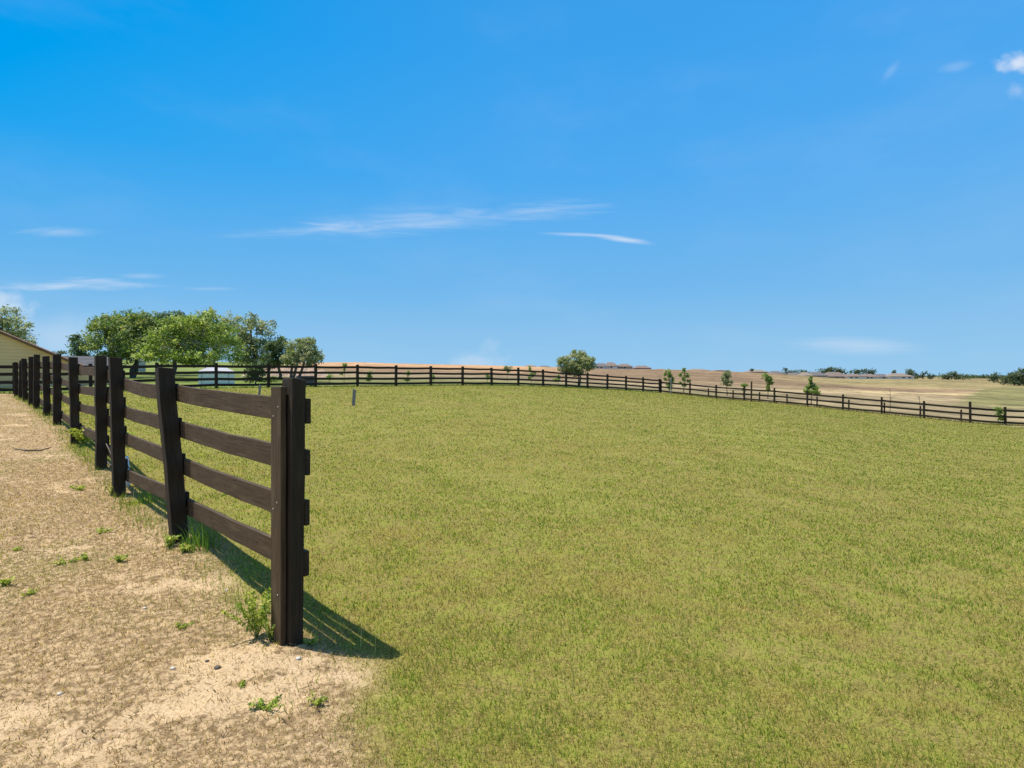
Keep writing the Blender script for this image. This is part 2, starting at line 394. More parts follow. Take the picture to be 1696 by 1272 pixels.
def sand_mask(x, y):      # bare pale sand inside the yard
    a = fbm(x*0.55+y*.25, y*1.1-x*.2, 1.7, 5, 21, .58)
    # larger bare area round the corner post
    c = np.exp(-(((x+1.2)/.5)**2 + ((y-2.6)/.5)**2))
    return sstep(a*.85 + 0.20*c + 0.42*fbm(x*1.0+y*.6, y*1.6-x*.9, 4.5, 5, 5, .65), 0.02, 0.62)
def micro(x, y):
    rad = np.hypot(x, y); near = 1 - sstep(rad, 14, 30)
    yd = yard_mask(x, y)
    rel = fbm(x, y, 7, 4, 33, .6)*0.016*yd + fbm(x, y, 2.2, 3, 41)*0.022*yd + fbm(x, y, 1.1, 3, 51)*0.022*(1-yd) + fbm(x,y,5,2,57)*0.008*(1-yd)
    # heap of sand at the corner post
    rel = rel + 0.03*np.exp(-(((x+1.2)/.3)**2 + ((y-2.9)/.22)**2))
    return rel*near
def H(x, y):
    x = np.atleast_1d(np.asarray(x, float)); y = np.atleast_1d(np.asarray(y, float))
    return H_smooth(x, y) + micro(x, y)
def Hs(x, y): return float(H(x, y)[0])

# ground mesh: rings about the camera's foot, fine in front, coarse behind, out to the horizon
ang = np.concatenate([np.linspace(-48, 48, 900), np.linspace(48.8, 311.2, 150)])
ang = np.radians(ang); NA = len(ang)
rad = np.concatenate([np.linspace(0.35, 1.8, 12)[:-1], np.geomspace(1.8, 9, 260)[:-1], np.geomspace(9, 60, 170)[:-1], np.geomspace(60, 5200, 210)]); NR = len(rad)
AA, RR = np.meshgrid(ang, rad); gx = (RR*np.sin(AA)).ravel(); gy = (RR*np.cos(AA)).ravel()
gz = H(gx, gy)
yd = yard_mask(gx, gy); sm = sand_mask(gx, gy)
sb = side_back(gx, gy); sr = side_right(gx, gy)
inside = sstep(sb, -0.3, 0.3)*sstep(sr, -0.3, 0.3)
# colours of the land beyond the fences, by place
gu = 848 + F*gx/np.maximum(gy, 0.5); gyy = np.maximum(gy, 1)
gv_ = 636 - (gz+0-0)*0
n1 = fbm(gx, gy, 0.03, 5, 61); n2 = fbm(gx, gy, 0.25, 4, 71); n3 = fbm(gx*0.3, gy*1.5, 0.06, 4, 81)
def C(*c): return np.array(c, float)[None, :]
green_dry = C(.165,.165,.055); tan = C(.255,.168,.092); grey_tan = C(.30,.225,.125); orange = C(.50,.30,.155); pale = C(.56,.42,.21); olive = C(.27,.22,.09)
def mixc(a, b, f): f = f[:, None]; return a*(1-f) + b*f
out_d = np.maximum(-sb, -sr)
wob = n1*0.35
fc = mixc(np.repeat(green_dry, len(gx), 0), grey_tan, sstep(np.log(gyy)+wob*.4, math.log(44), math.log(75)))
fc = mixc(fc, tan, sstep(np.log(gyy)+wob*.3, math.log(75), math.log(120)))
leftish = 1 - sstep(gu, 850, 1010)
fc = mixc(fc, orange, leftish*sstep(np.log(gyy)+wob*.2, math.log(120), math.log(170))*sstep(gu, 380, 470))
fc = mixc(fc, C(.175,.225,.05), (1-sstep(gu, 430, 520))*0.9)
rightish = sstep(gu, 1230, 1420)
fc = mixc(fc, olive*1.1, rightish*sstep(gyy, 125, 170)*(1-sstep(gyy, 300, 420)*.3)*0.75)
# sandy track across the right-hand valley and its branches
tr_y = 92 + 0.30*(gx-50) + 6*vnoise(gx*.02, gx*0, 5)
fc = mixc(fc, pale, rightish*np.exp(-((gy-tr_y)/6.0)**2)*0.95*sstep(n2+.7, .1, .7))
fc = mixc(fc, pale*.85, sstep(gu, 1180, 1320)*(1-sstep(gu,1690,1790))*np.exp(-((gy-(70+.30*(gx-40)))/9.0)**2)*0.55*sstep(n3+.6, .1, .9))
fc = mixc(fc, pale*.8, rightish*sstep(n3, .05, .5)*sstep(gyy, 50, 80)*(1-sstep(gyy,130,180))*.5)
# green pasture on the far right, behind a straight edge
xe = gy*(.782+.029*(np.clip(gy, 20, 260)-65)/50) + n2*1.0
gr = sstep(gx - xe, -1.5, 1.5)*sstep(gy, 25, 35)
fc = mixc(fc, C(.185,.17,.06), gr*0.9*(1-sstep(gyy, 150, 260)*.6))
fc = mixc(fc, pale*.7, gr*sstep(n2*.6+n1*.7, .25, .6)*.35)
n4 = fbm(gx*.35, gy*1.6, .12, 5, 131, .6); n5 = fbm(gx, gy, .9, 3, 133)
fc = mixc(fc, grey_tan*1.05, sstep(gu, 1120, 1260)*(1-sstep(gyy, 55, 75))*.8)
bright = .93 + 0.38*n2 + 0.18*n1 + .5*n4 + .3*n5; fc = np.clip(fc*bright[:, None], 0.01, .9)
fc = mixc(fc, C(.07,.085,.04), sstep(gyy, 900, 1500))
idx = np.arange(NA*NR).reshape(NR, NA); nxt = np.roll(idx, -1, axis=1)
quads = np.stack([idx[:-1].ravel(), idx[1:].ravel(), nxt[1:].ravel(), nxt[:-1].ravel()], 1)[:, ::-1]
verts = np.stack([gx, gy, gz], 1); verts = np.vstack([verts, [[0, 0, gz[:NA].mean()]]]); cen = len(verts)-1
tris = np.stack([idx[0], nxt[0], np.full(NA, cen)], 1)[:, ::-1]
fcx = np.vstack([fc, fc[:1]])

def ground_mat():
    m, n, out = new_mat('ground cover'); tcn = n.n('ShaderNodeTexCoord'); ob = tcn.outputs['Object']
    fa = n.n('ShaderNodeAttribute', attribute_name='tone').outputs['Color']
    mk = n.n('ShaderNodeAttribute', attribute_name='mask').outputs['Color']
    s = n.n('ShaderNodeSeparateColor'); n.put(s.inputs[0], mk); lawn, yard, sand = s.outputs
    # lawn: thatch with green
    a = n.noise(ob, 70, 5, 0.75); b = n.noise(ob, 1.1, 5, 0.62); c3 = n.noise(ob, 0.22, 4, 0.6); sp = n.noise(ob, 9, 4, .7)
    lc = n.mix(n.ss(a, 0.35, 0.62), (0.135,0.095,0.036,1), (0.295,0.25,0.066,1))
    lc = n.mix(n.m('MULTIPLY', n.ss(b, 0.50, 0.72), 0.35), lc, (0.34,0.265,0.085,1))
    lc = n.mix(n.m('MULTIPLY', n.ss(sp, 0.42, 0.62), 0.6), lc, (0.24,0.255,0.04,1))
    lc = n.mix(n.m('MULTIPLY', n.ss(c3, 0.45, 0.65), 0.25), lc, (0.27,0.285,0.055,1))
    # yard: straw and sand
    y1 = n.noise(ob, 26, 5, 0.7); y2 = n.noise(ob, 3.2, 5, 0.65); y3 = n.noise(ob, 90, 3, .7)
    yc = n.mix(n.ss(y1, 0.38, 0.62), (0.205,0.135,0.068,1), (0.52,0.37,0.205,1))
    yc = n.mix(n.m('MULTIPLY', n.ss(y2, 0.5, 0.68), .5), yc, (0.27,0.19,0.095,1))
    sc = n.mix(n.ss(y3, 0.35, 0.65), (0.47,0.325,0.175,1), (0.63,0.46,0.27,1))
    sc = n.mix(n.ss(y1, 0.54, 0.62, 0, .55), sc, (0.30,0.195,0.10,1)); sc = n.mix(n.ss(n.noise(ob, 160, 3, .8), 0.60, 0.68, 0, .6), sc, (0.16,0.10,0.055,1))
    sm_ = n.m('ADD', sand, n.m('MULTIPLY', n.m('MULTIPLY_ADD', y2, 0.6, n.m('SUBTRACT', y1, 0.8)), 2.0)); sm_ = n.ss(sm_, 0.3, 0.75)
    yc = n.mix(sm_, yc, sc)
    fcn = n.mix(n.ss(n.noise(ob, 2.4, 6, .7), 0.3, 0.7), n.mix(1, fa, (.82,.82,.82,1), 'MULTIPLY'), n.mix(1, fa, (1.16,1.16,1.16,1), 'MULTIPLY'))
    c = n.mix(lawn, fcn, lc); c = n.mix(yard, c, yc)
    hh = n.m('MULTIPLY_ADD', y3, 0.4, y1)
    principled(n, out, c, 0.95, 0.1, bump(n, n.m('ADD', hh, n.m('MULTIPLY', a, 0.6)), 0.7, 0.010))
    return m
ground = mesh_np('ground', verts, [quads, tris], ground_mat(), color=fcx, smooth=True)
mk = np.ones((len(verts), 4), np.float32); mk[:-1, 0] = inside; mk[:-1, 1] = yd; mk[:-1, 2] = sm; mk[-1] = mk[0]
ground.data.attributes.new('mask', 'FLOAT_COLOR', 'POINT').data.foreach_set('color', mk.ravel())
tag(ground, 'gently rolling land of mown lawn, bare sandy yard and dry tan fields', None, None, 'structure')

# ------------------------------------------------------------------ grass blades
def blades(name, x, y, h, w, colr, lean=0.5, minlean=0.0, bend=True):
    n = len(x); z = H(x, y) - 0.003
    a = rng.uniform(0, 2*np.pi, n); la = rng.uniform(0, 2*np.pi, n); ll = np.maximum(np.abs(rng.normal(lean*.45, lean*.7, n)), minlean*rng.uniform(.7, 1, n)).clip(0, 1.5)
    sx, sy = np.cos(a)*w/2, np.sin(a)*w/2
    hz = h*np.cos(ll); hx = h*np.sin(ll)*np.cos(la); hy = h*np.sin(ll)*np.sin(la)
    b = np.stack([x, y, z], 1); S = np.stack([sx, sy, 0*sx], 1)
    tip = b + np.stack([hx, hy, hz], 1)
    if bend:
        mid = b + np.stack([hx*.35, hy*.35, hz*.62], 1)
        V = np.stack([b-S, b+S, mid+S*.8, mid-S*.8, tip], 1).reshape(-1, 3)
        k = np.arange(n)[:, None]*5
        fl = [k + np.array([[0,1,2,3]]), k + np.array([[3,2,4]])]
        cc = np.repeat(colr, 5, 0)
    else:
        V = np.stack([b-S, b+S, tip], 1).reshape(-1, 3); k = np.arange(n)[:, None]*3
        fl = [k + np.array([[0,1,2]])]; cc = np.repeat(colr, 3, 0)
    return V, fl, cc
def join_blades(name, parts, mat, label, cat):
    V = []; Fq = []; Ft = []; Cc = []; off = 0
    for (v, fl, c) in parts:
        for f in fl: (Fq if f.shape[1] == 4 else Ft).append(f+off)
        V.append(v); Cc.append(c); off += len(v)
    fl = ([np.vstack(Fq)] if Fq else []) + ([np.vstack(Ft)] if Ft else [])
    o = mesh_np(name, np.vstack(V), fl, mat, color=np.vstack(Cc))
    tag(o, label, cat, None, 'stuff'); return o
def scatter(y0, y1, dens, tmax=1.03, margin=0.5):
    area = tmax*(y1**2-y0**2) + 2*margin*(y1-y0); n = int(area*dens)
    y = np.sqrt(rng.uniform(y0**2, y1**2, n)); x = rng.uniform(-1, 1, n)*(tmax*y+margin); return x, y
def lawn_colors(x, y, n):
    patch = fbm(x, y, 0.8, 4, 91)*.45 + fbm(x, y, 4.2, 4, 95, .65)*.95 + .06
    patch = patch + .35*fbm(x*.55, y*1.25, 0.45, 3, 191); g = sstep(patch + rng.normal(0, .2, n), -0.55, 0.30)[:, None]
    straw = C(.50,.375,.135); green = C(.262,.325,.040); deep = C(.17,.275,.028)
    c = straw*(1-g) + green*g
    d = sstep(fbm(x, y, 2.1, 3, 97) + rng.normal(0, .2, n), 0.18, 0.6)[:, None]; c = c*(1-d*.45) + deep*1.15*d*.45
    s = (rng.random(n) < 0.17)[:, None]; c = np.where(s, straw*rng.uniform(.7, 1.3, n)[:, None], c)
    return np.clip(c*rng.uniform(.5, 1.42, n)[:, None], .01, .8)
parts = []
def scatter_log(y0, y1, kd, tmax=1.03, margin=0.5):
    """scatter with density kd / y^2, so that the turf looks equally fine near and far"""
    n = int(2*kd*(tmax*math.log(y1/y0) + margin*(1/y0-1/y1))*1.0)
    y = np.exp(rng.uniform(math.log(y0), math.log(y1), n)); x = rng.uniform(-1, 1, n)*(tmax*y+margin); return x, y
for (y0, y1, bnd) in [(1.5, 52, True)]:
    x, y = scatter_log(y0, y1, 118000)
    keep = (side_near(x, y) < 0.25) & (side_back(x, y) > 0.0) & (side_right(x, y) > 0.0)
    keep &= rng.random(len(x)) > yard_mask(x, y)*.93
    thin = fbm(x, y, 2.6, 5, 99, .6); keep &= rng.random(len(x)) < (0.74 + 1.0*(thin+.10)).clip(.25, 1)
    x, y = x[keep], y[keep]; n = len(x)
    tall = 1 + .3*fbm(x, y, 2.1, 3, 97).clip(0, 1)*1.6
    hh = .0235*(1+y*.008)*rng.uniform(.45, 1.5, n)*tall; ww = .00125*np.maximum(y, 2.2)*rng.uniform(.6, 1.4, n)
    parts.append(blades('g', x, y, hh, ww, lawn_colors(x, y, n), 1.1, .5, bend=bnd))
# long thin runners and seed stalks standing out of the turf
x, y = scatter(1.6, 7, 26); k = (side_near(x, y) < -0.1); x, y = x[k], y[k]; n = len(x)
parts.append(blades('g', x, y, rng.uniform(.06, .15, n), np.full(n, .0035), C(.55,.47,.2)*rng.uniform(.8,1.2,n)[:,None], .9))
join_blades('lawn_grass', parts, M['grass'], 'short yellow green mown grass inside the fenced paddock', 'grass')
parts = []
for (y0, y1, dens, h, w, bnd) in [(1.5,4.2,7500,.026,.0032,True),(4.2,8,3600,.026,.0052,True),(8,15,1000,.028,.010,False),(15,26,240,.03,.018,False)]:
    x, y = scatter(y0, y1, dens)
    ym = yard_mask(x, y); keep = (ym > .3) & (rng.random(len(x)) > sand_mask(x, y)*.74)
    x, y = x[keep], y[keep]; n = len(x)
    straw = C(.58,.43,.245); brown = C(.33,.22,.12); grn = C(.30,.32,.08)
    f = rng.random(n)[:, None]; c = straw*(1-f) + brown*f
    gp = sstep(fbm(x, y, .9, 4, 111) + rng.normal(0, .15, n) + .22*sstep(y, 6, 12), 0.12, 0.55)[:, None]; c = c*(1-gp*.75) + grn*gp*.75
    c = c*rng.uniform(.75, 1.3, n)[:, None]
    parts.append(blades('d', x, y, h*rng.uniform(.5, 1.5, n), w*rng.uniform(.7, 1.4, n), c, 1.3, .8, bend=bnd))
# dark bits of litter
x, y = scatter(1.6, 8, 200); k = yard_mask(x, y) > .5; x, y = x[k], y[k]; n = len(x)
parts.append(blades('d', x, y, rng.uniform(.015, .05, n), rng.uniform(.003,.007,n), C(.10,.065,.04)*rng.uniform(.6,2.0,n)[:,None], 1.4, 1.4))
join_blades('dry_grass', parts, M['grass'], 'dry straw coloured grass and litter on the sandy yard left of the fence', 'dry grass')
# rough grass along the fence feet and beyond
parts = []
def strip(pfun, k0, k1, n, wid, h, w, c, spread=(0, 1)):
    t = rng.uniform(k0, k1, n); pts = np.array([pfun(q) for q in t]); off = rng.normal(0, wid, n)
    d = np.array(pfun(k1)) - np.array(pfun(k0)); d /= np.linalg.norm(d); nn = np.array([-d[1], d[0]])
    x = pts[:,0] + nn[0]*off; y = pts[:,1] + nn[1]*off
    return blades('s', x, y, h*rng.uniform(.4, 1.6, n), np.full(n, w)*rng.uniform(.6,1.3,n), c*rng.uniform(.6, 1.4, n)[:, None], .5, bend=False)
parts.append(strip(back_k, -5, 15, 9000, .18, .12, .02, C(.24,.28,.06)))
parts.append(strip(right_k, -1, 11, 5000, .2, .14, .03, C(.28,.26,.08)))
nl = lambda q: (-1.24-.95*(q-3), q)
parts.append(strip(nl, 3.3, 9, 900, .05, .06, .005, C(.24,.32,.05)))
parts.append(strip(nl, 5, 21, 1500, .07, .08, .009, C(.26,.29,.07)))
join_blades('fence_row_grass', parts, M['grass'], 'taller rough grass growing along the feet of the fences', 'grass')

# ------------------------------------------------------------------ fences
def post_obj(parent, origin, base, top, along, w_along, w_across, mat, seed, bevel=0.006):
    """slightly uneven sawn post from base to top"""
    b = MB(origin); rr = random.Random(seed); base = np.array(base, float); top = np.array(top, float)
    al = np.array([along[0], along[1], 0.]); ac = np.array([-along[1], along[0], 0.]); N = 7
    path = [base + (top-base)*i/(N-1) + al*rr.uniform(-.004,.004) + ac*rr.uniform(-.004,.004) for i in range(N)]
    V = []; Fc = []; U = []; off = rr.random()*20
    for i, p in enumerate(path):
        s = 1 + rr.uniform(-.025, .025)
        for j, (a, c) in enumerate([(-.5,-.5),(.5,-.5),(.5,.5),(-.5,.5)]):
            zt = rr.uniform(-.008, .012) if i == N-1 else 0
            V.append(p + al*a*w_along*s + ac*c*w_across*s + np.array([0,0,zt]))
    hgt = float(np.linalg.norm(top-base))/(N-1)
    for i in range(N-1):
        for k in range(4):
            k2 = (k+1) % 4; wd = w_along if k % 2 == 0 else w_across; vo = off + k*.4
            Fc.append((4*i+k, 4*i+k2, 4*i+4+k2, 4*i+4+k)); U.append([(i*hgt+off,vo),(i*hgt+off,vo+wd),((i+1)*hgt+off,vo+wd),((i+1)*hgt+off,vo)])
    e = 4*(N-1); Fc += [(3,2,1,0), (e,e+1,e+2,e+3)]; U += [[(0,0),(.1,0),(.1,.1),(0,.1)]]*2
    b.add(V, Fc, U)
    return b.build('post', mat, parent, bevel=bevel)

dn = np.array([-.95, 1.0]); dn /= np.linalg.norm(dn)               # direction of the near fence, going away
nn_ = np.array([dn[1], -dn[0]])                                     # towards the paddock (right, away)
if nn_[0] < 0: nn_ = -nn_
near = empty('rail_fence', (-1.2, 3.0, Hs(-1.2, 3.0)), 'near dark brown four rail fence with a leaning post, along the sandy yard', 'fence', 'dark rail fences')
NO = near.location
PB = []; PT = []
for i, (Y, u) in enumerate(zip(NEAR_Y, NEAR_U)):
    x = (u-848)/F*Y
    zb = Hs(x, Y); tu, tv = NEAR_TOP[i]; t = P(tu, tv, Y)
    base = np.array([x, Y, zb-.12]); t = np.array([t[0], Y, t[2]])
    PB.append(np.array([x, Y, zb])); PT.append(t)
    wa, wc = (.135, .072) if i == 0 else ((.12, .118) if i < 5 else (.125, .125))
    post_obj(near, NO, base, t, dn, wa, wc, M['post'], 100+i)
def off_at(i, rz):
    """plan position of post i at height rz (follows its lean)"""
    b, t = PB[i], PT[i]; f = (rz-b[2])/(t[2]-b[2]); return b + (t-b)*f
SP = {0: ([-.075,-.372,-.680,-1.01], [-.143,-.411,-.680,-.945]),
      1: ([.005,-.322,-.620,-1.04], [-.062,-.345,-.640,-.955]),
      2: ([.120,-.178,-.473,-.845], [.085,-.215,-.55,-.93]),
      3: ([.225,-.09,-.38,-.74], [.163,-.10,-.38,-.73]),
      4: ([.35,.05,-.26,-.62], [.26,-.06,-.35,-.70])}
for i in range(len(NEAR_Y)-1):
    for r in range(4):
        if i in SP: za, zb = SP[i][0][r]+CAMZ, SP[i][1][r]+CAMZ        # za at the far post, zb at the near post
        else:
            h = (1.15,.85,.55,.2)[r]; za = PB[i+1][2]+h; zb = PB[i][2]+h
        A = off_at(i, zb); B = off_at(i+1, za)
        n3_ = np.array([nn_[0], nn_[1], 0])
        pw = .118/2 if i else .072/2
        A = np.array([A[0], A[1], zb]) + n3_*(pw+.016); B = np.array([B[0], B[1], za]) + n3_*(.118/2+.016)
        d = (B-A)/np.linalg.norm(B-A)
        A = A - d*(0.062 if i == 0 else .0); B = B + d*(-.004)
        if i % 2: A = A + n3_*.0; 
        rr = random.Random(i*10+r); b = MB(NO); sag = -.010 if (i, r) not in ((1,0),) else -.035
        path = []
        for q in range(9):
            f = q/8; w = 4*f*(1-f); path.append(A + (B-A)*f + np.array([0,0,1])*(sag*w + rr.uniform(-.0025,.0025)) + n3_*(w*rr.uniform(-.004,.008)))
        hgt = .132 if i < 3 else .128
        b.board(path, n3_, hgt, .028, seed=i*10+r, jit=.012)
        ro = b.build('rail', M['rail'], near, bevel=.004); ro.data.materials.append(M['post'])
        for pf in ro.data.polygons[-2:]: pf.material_index = 1  # darker post wood on the caps paints in the shade of the rail ends
# face board nailed over the corner post, with the gap beside it
b = MB(NO); q = PB[0] - np.array([nn_[0], nn_[1], 0])*(.036+.0165) + np.array([dn[0], dn[1], 0])*.042
ztop = P(460, 640, 2.98)[2]
b.board([np.array([q[0], q[1], z]) for z in np.linspace(PB[0][2]-.1, ztop, 6)], np.array([nn_[0], nn_[1], 0]), .135, .030, up=(dn[0], dn[1], 0), seed=5, jit=.006)
fb = b.build('face_board', M['rail'], near, bevel=.004)
nm = np.array([nn_[0], nn_[1], 0.]); 
for (du_, zz) in ((-.035, -.12), (.03, -.17), (-.02, -.62), (.03, -.66), (-.03, -1.1)):
    c0 = np.array([q[0], q[1], CAMZ+zz]) - nm*.0155 + np.array([dn[0], dn[1], 0])*du_
    b = MB(NO); b.tube([c0, c0-nm*.003], [.0045, .004], 8); b.build('nail', M['nail'], near)
fb['label'] = 'lighter upright board nailed on the corner post'

def far_fence(name, label, pfun, ks, hts, rails, extra=(), group='dark rail fences', w=.125, rail_h=.125, side=1, top_j=.05, mat=None, thick=.03, zoff=0.0):
    p0 = pfun(ks[0]); O = (p0[0], p0[1], Hs(*p0)); root = empty(name, O, label, 'fence', group)
    d = np.array(pfun(ks[-1]))-np.array(pfun(ks[0])); d /= np.linalg.norm(d); nrm = np.array([-d[1], d[0], 0])*side
    mat = mat or M['farpost']; rr = random.Random(len(label)); pts = []
    for j, k in enumerate(ks):
        x, y = pfun(k); z = Hs(x, y); hh = hts(k) + rr.uniform(-top_j*.5, top_j*.6)
        post_obj(root, O, (x, y, z-.15), (x+rr.uniform(-.02,.02), y, z+hh), d, w, w, mat, 300+j+len(label), bevel=0)
        pts.append(np.array([x, y, z]))
    for (k, hh, ww) in extra:
        x, y = pfun(k); z = Hs(x, y); post_obj(root, O, (x, y, z-.15), (x, y, z+hh), d, ww, .15, mat, 77, bevel=0)
    for j in range(len(ks)-1):
        for h in rails(ks[j]):
            A = pts[j] + np.array([0,0,h]) + nrm*(w/2+thick/2+.002); B = pts[j+1] + np.array([0,0,h]) + nrm*(w/2+thick/2+.002)
            b = MB(O); s1, s2 = rr.uniform(-.02,.02), rr.uniform(-.02,.02)
            path = [A + (B-A)*f + np.array([0,0,(s1*(1-f)+s2*f) - .02*4*f*(1-f)*rr.random()]) for f in (0, .25, .5, .75, 1)]
            path[0] = path[0] + (B-A)*.001; path[-1] = path[-1] - (B-A)*.001
            b.board(path, nrm, rail_h, thick, seed=j*7+int(h*10)); b.build('rail', mat, root)
    return root
bk_off = lambda k: (1.075, .775, .455, .165)
far_fence('rail_fence', 'dark four rail fence along the back of the paddock, before the white shed', back_k, list(range(-6, 16)),
          lambda k: 1.22 if k < 8 else 1.27, bk_off, extra=[(-1.57, 1.15, .22)], side=-1)
def right_h(k): return 1.18 if k != 8 else 1.38
kc = -1.03
right_0 = right_k
def right_k(k):
    if k == kc: q = back_k(15); return (q[0]+.13, q[1]+.02)
    return right_0(k)
far_fence('rail_fence', 'dark three rail fence running down the right side of the paddock', right_k, [kc] + list(range(0, 13)),
          right_h, lambda k: (.95, .55, .16), side=1)
SU = [1173.5, 1214, 1258, 1303.6, 1353, 1406, 1465, 1524.5, 1592]
def second_k(k):
    u = SU[int(k)]; kk = (u-848-294.6)/(31.5+.035*(u-848)); Y = 50.4*(1-.035*kk)+.34; return ((u-848)/F*Y, Y)
far_fence('rail_fence', 'lower thin rail fence close behind the right paddock fence', second_k, list(range(0, 9)),
          lambda k: .80, lambda k: (.53, .17), side=1, w=.085, rail_h=.09, top_j=.03)

# ------------------------------------------------------------------ trees and plants
def ellip(n, r):
    v = rng.normal(size=(n, 3)); v /= np.linalg.norm(v, axis=1)[:, None]
    return v
def leaves(cent, crad, n_each, size, pal, flat=0.75, up=0.35):
    """leaf sprays: small quads scattered round each clump centre"""
    n = len(cent)*n_each
    c = np.repeat(cent, n_each, 0); r = np.repeat(crad, n_each)
    v = rng.normal(size=(n, 3)); v /= np.linalg.norm(v, axis=1)[:, None]
    d = rng.random(n)**.45
    p = c + v*(d*r)[:, None]*np.array([1, 1, flat])
    nrm = v*.6 + rng.normal(size=(n, 3))*.6 + np.array([0, 0, up]); nrm /= np.linalg.norm(nrm, axis=1)[:, None]
    t = np.cross(nrm, rng.normal(size=(n, 3))); t /= np.linalg.norm(t, axis=1)[:, None]; b = np.cross(nrm, t)
    s = size*rng.uniform(.55, 1.4, n)[:, None]
    V = np.stack([p - t*s, p + b*s*.42, p + t*s, p - b*s*.42], 1).reshape(-1, 3)
    k = np.arange(n)[:, None]*4 + np.array([[0,1,2,3]])
    pal = np.array(pal); f = rng.random(len(cent)); ci = np.repeat(f, n_each) + rng.normal(0, .22, n); ci = ci.clip(0, .999)*(len(pal)-1)
    i0 = ci.astype(int); fr = (ci-i0)[:, None]; cc = pal[i0]*(1-fr) + pal[np.minimum(i0+1, len(pal)-1)]*fr
    cc = cc*rng.uniform(.75, 1.4, n)[:, None]*1.7
    return V, k, np.repeat(cc, 4, 0)
PAL = {
 'oak': [(.065,.105,.032), (.105,.15,.045), (.165,.20,.065), (.21,.21,.085)],
 'bright': [(.085,.125,.03), (.145,.19,.045), (.22,.26,.07), (.29,.31,.11)],
 'dark': [(.038,.062,.028), (.062,.09,.04), (.10,.13,.058)],
 'greygreen': [(.095,.12,.06), (.14,.165,.085), (.21,.22,.13), (.25,.235,.15)],
 'sage': [(.11,.135,.06), (.19,.21,.11), (.28,.29,.18), (.22,.21,.12)],
 'far': [(.04,.058,.032), (.06,.08,.042), (.08,.10,.055)],
 'sapling': [(.08,.12,.03), (.13,.19,.045), (.20,.25,.07)],
 'weed': [(.10,.15,.022), (.18,.24,.03), (.27,.30,.045), (.30,.28,.08)],
 'dead': [(.20,.15,.10), (.26,.19,.12)],
}
def tree(name, label, cat, Y, ub, lobes, pal, trunk_r=.16, leaf=.11, dens=1.0, clump=.42, per=34, group=None, branches=14, fork=.3, bark='bark', depth=1.0, trunks=1, shell=.5, bend=0.0, flat=.75, extra=None, tscale=1.0):
    """lobes: (u, v, ru, rv) ellipsoids of foliage seen at distance Y, modelled with real depth"""
    x0, y0 = XY(ub, Y); z0 = Hs(x0, y0); O = (x0, y0, z0)
    root = empty(name, O, label, cat, group)
    s = Y/F; cents = []; crads = []
    lastc = None
    for (u, v, ru, rv) in lobes:
        c = P(u, v, Y + rng.uniform(-.5, .5)*ru*s*depth); a = np.array([ru*s, ru*s*depth, rv*s])
        nc = max(3, int(dens*8.5*(a[0]*a[1] + a[0]*a[2] + a[1]*a[2])/(clump**2*3)/1.6))
        w = rng.normal(size=(nc, 3)); w /= np.linalg.norm(w, axis=1)[:, None]
        rr = shell + (1-shell)*rng.random(nc)**.6
        rr = rr*(1 + .16*rng.normal(size=nc))
        pc = c + w*rr[:, None]*(a-clump*.35).clip(.05)
        cents.append(pc); crads.append(clump*rng.uniform(.55, 1.35, nc))
    cents = np.vstack(cents); crads = np.concatenate(crads)
    k = cents[:, 2] - crads*.5 > z0 + .08
    if k.sum() > 3: cents, crads = cents[k], crads[k]
    else: cents = cents + np.array([0, 0, max(0, z0 + crads.max() - cents[:, 2].min())])
    V, k, cc = leaves(cents, crads, per, leaf, PAL[pal], flat)
    Or = np.array(O)
    tb = MB(O); top = cents[:, 2].max(); low = cents[:, 2].min(); cm = cents.mean(0)
    for q in range(trunks):
        a = rng.uniform(0, 6.28) if trunks > 1 else 0
        f0 = np.array([x0, y0, z0-.1]) + (np.array([math.cos(a), math.sin(a), 0])*trunk_r*1.2 if trunks > 1 else 0)
        fk = np.array([x0*(1-fork)+cm[0]*fork, y0*(1-fork)+cm[1]*fork, z0 + (cm[2]-z0)*max(fork, .25)*1.3])
        if trunks > 1: fk = fk + np.array([math.cos(a), math.sin(a)*.6, 0])*(cm[2]-z0)*.2
        md = (f0+fk)/2 + rng.normal(0, trunk_r*.5, 3)*np.array([1,1,0])
        tp = np.array([cm[0], cm[1], (cm[2]+top*1.4)/2.4]) + rng.normal(0, .25, 3)*tscale
        tr = trunk_r/(1 if trunks == 1 else 1.4)
        tp[2] = min(tp[2], top - clump); tb.tube([f0, f0+(md-f0)*.25, md, fk, (fk+tp)/2 + rng.normal(0,.1,3)*tscale, tp], [tr*1.3, tr, tr*.88, tr*.75, tr*.45, tr*.15], 8)
        nb = branches//trunks
        for bq in rng.choice(len(cents), min(nb, len(cents)), replace=False):
            e = cents[bq]; st = fk + (tp-fk)*rng.uniform(0, .7); m1 = st + (e-st)*.5 + np.array([0,0,.12])*np.linalg.norm(e-st) + rng.normal(0,.08,3)*tscale
            tb.tube([st, m1, e], [tr*.36, tr*.22, tr*.06], 5, False)
            for _ in range(2):
                e2 = e + np.clip(rng.normal(0, .3, 3), -.45, .45)*crads[bq]; tb.tube([m1, (m1+e2)/2+rng.normal(0,.05,3)*tscale, e2], [tr*.16, tr*.1, tr*.03], 4, False)
    if extra: extra(tb, O)
    tb.build('trunk', M[bark], root, smooth=True)
    mesh_np('crown', V - Or, [k], M['leaf'], root, color=cc)
    return root

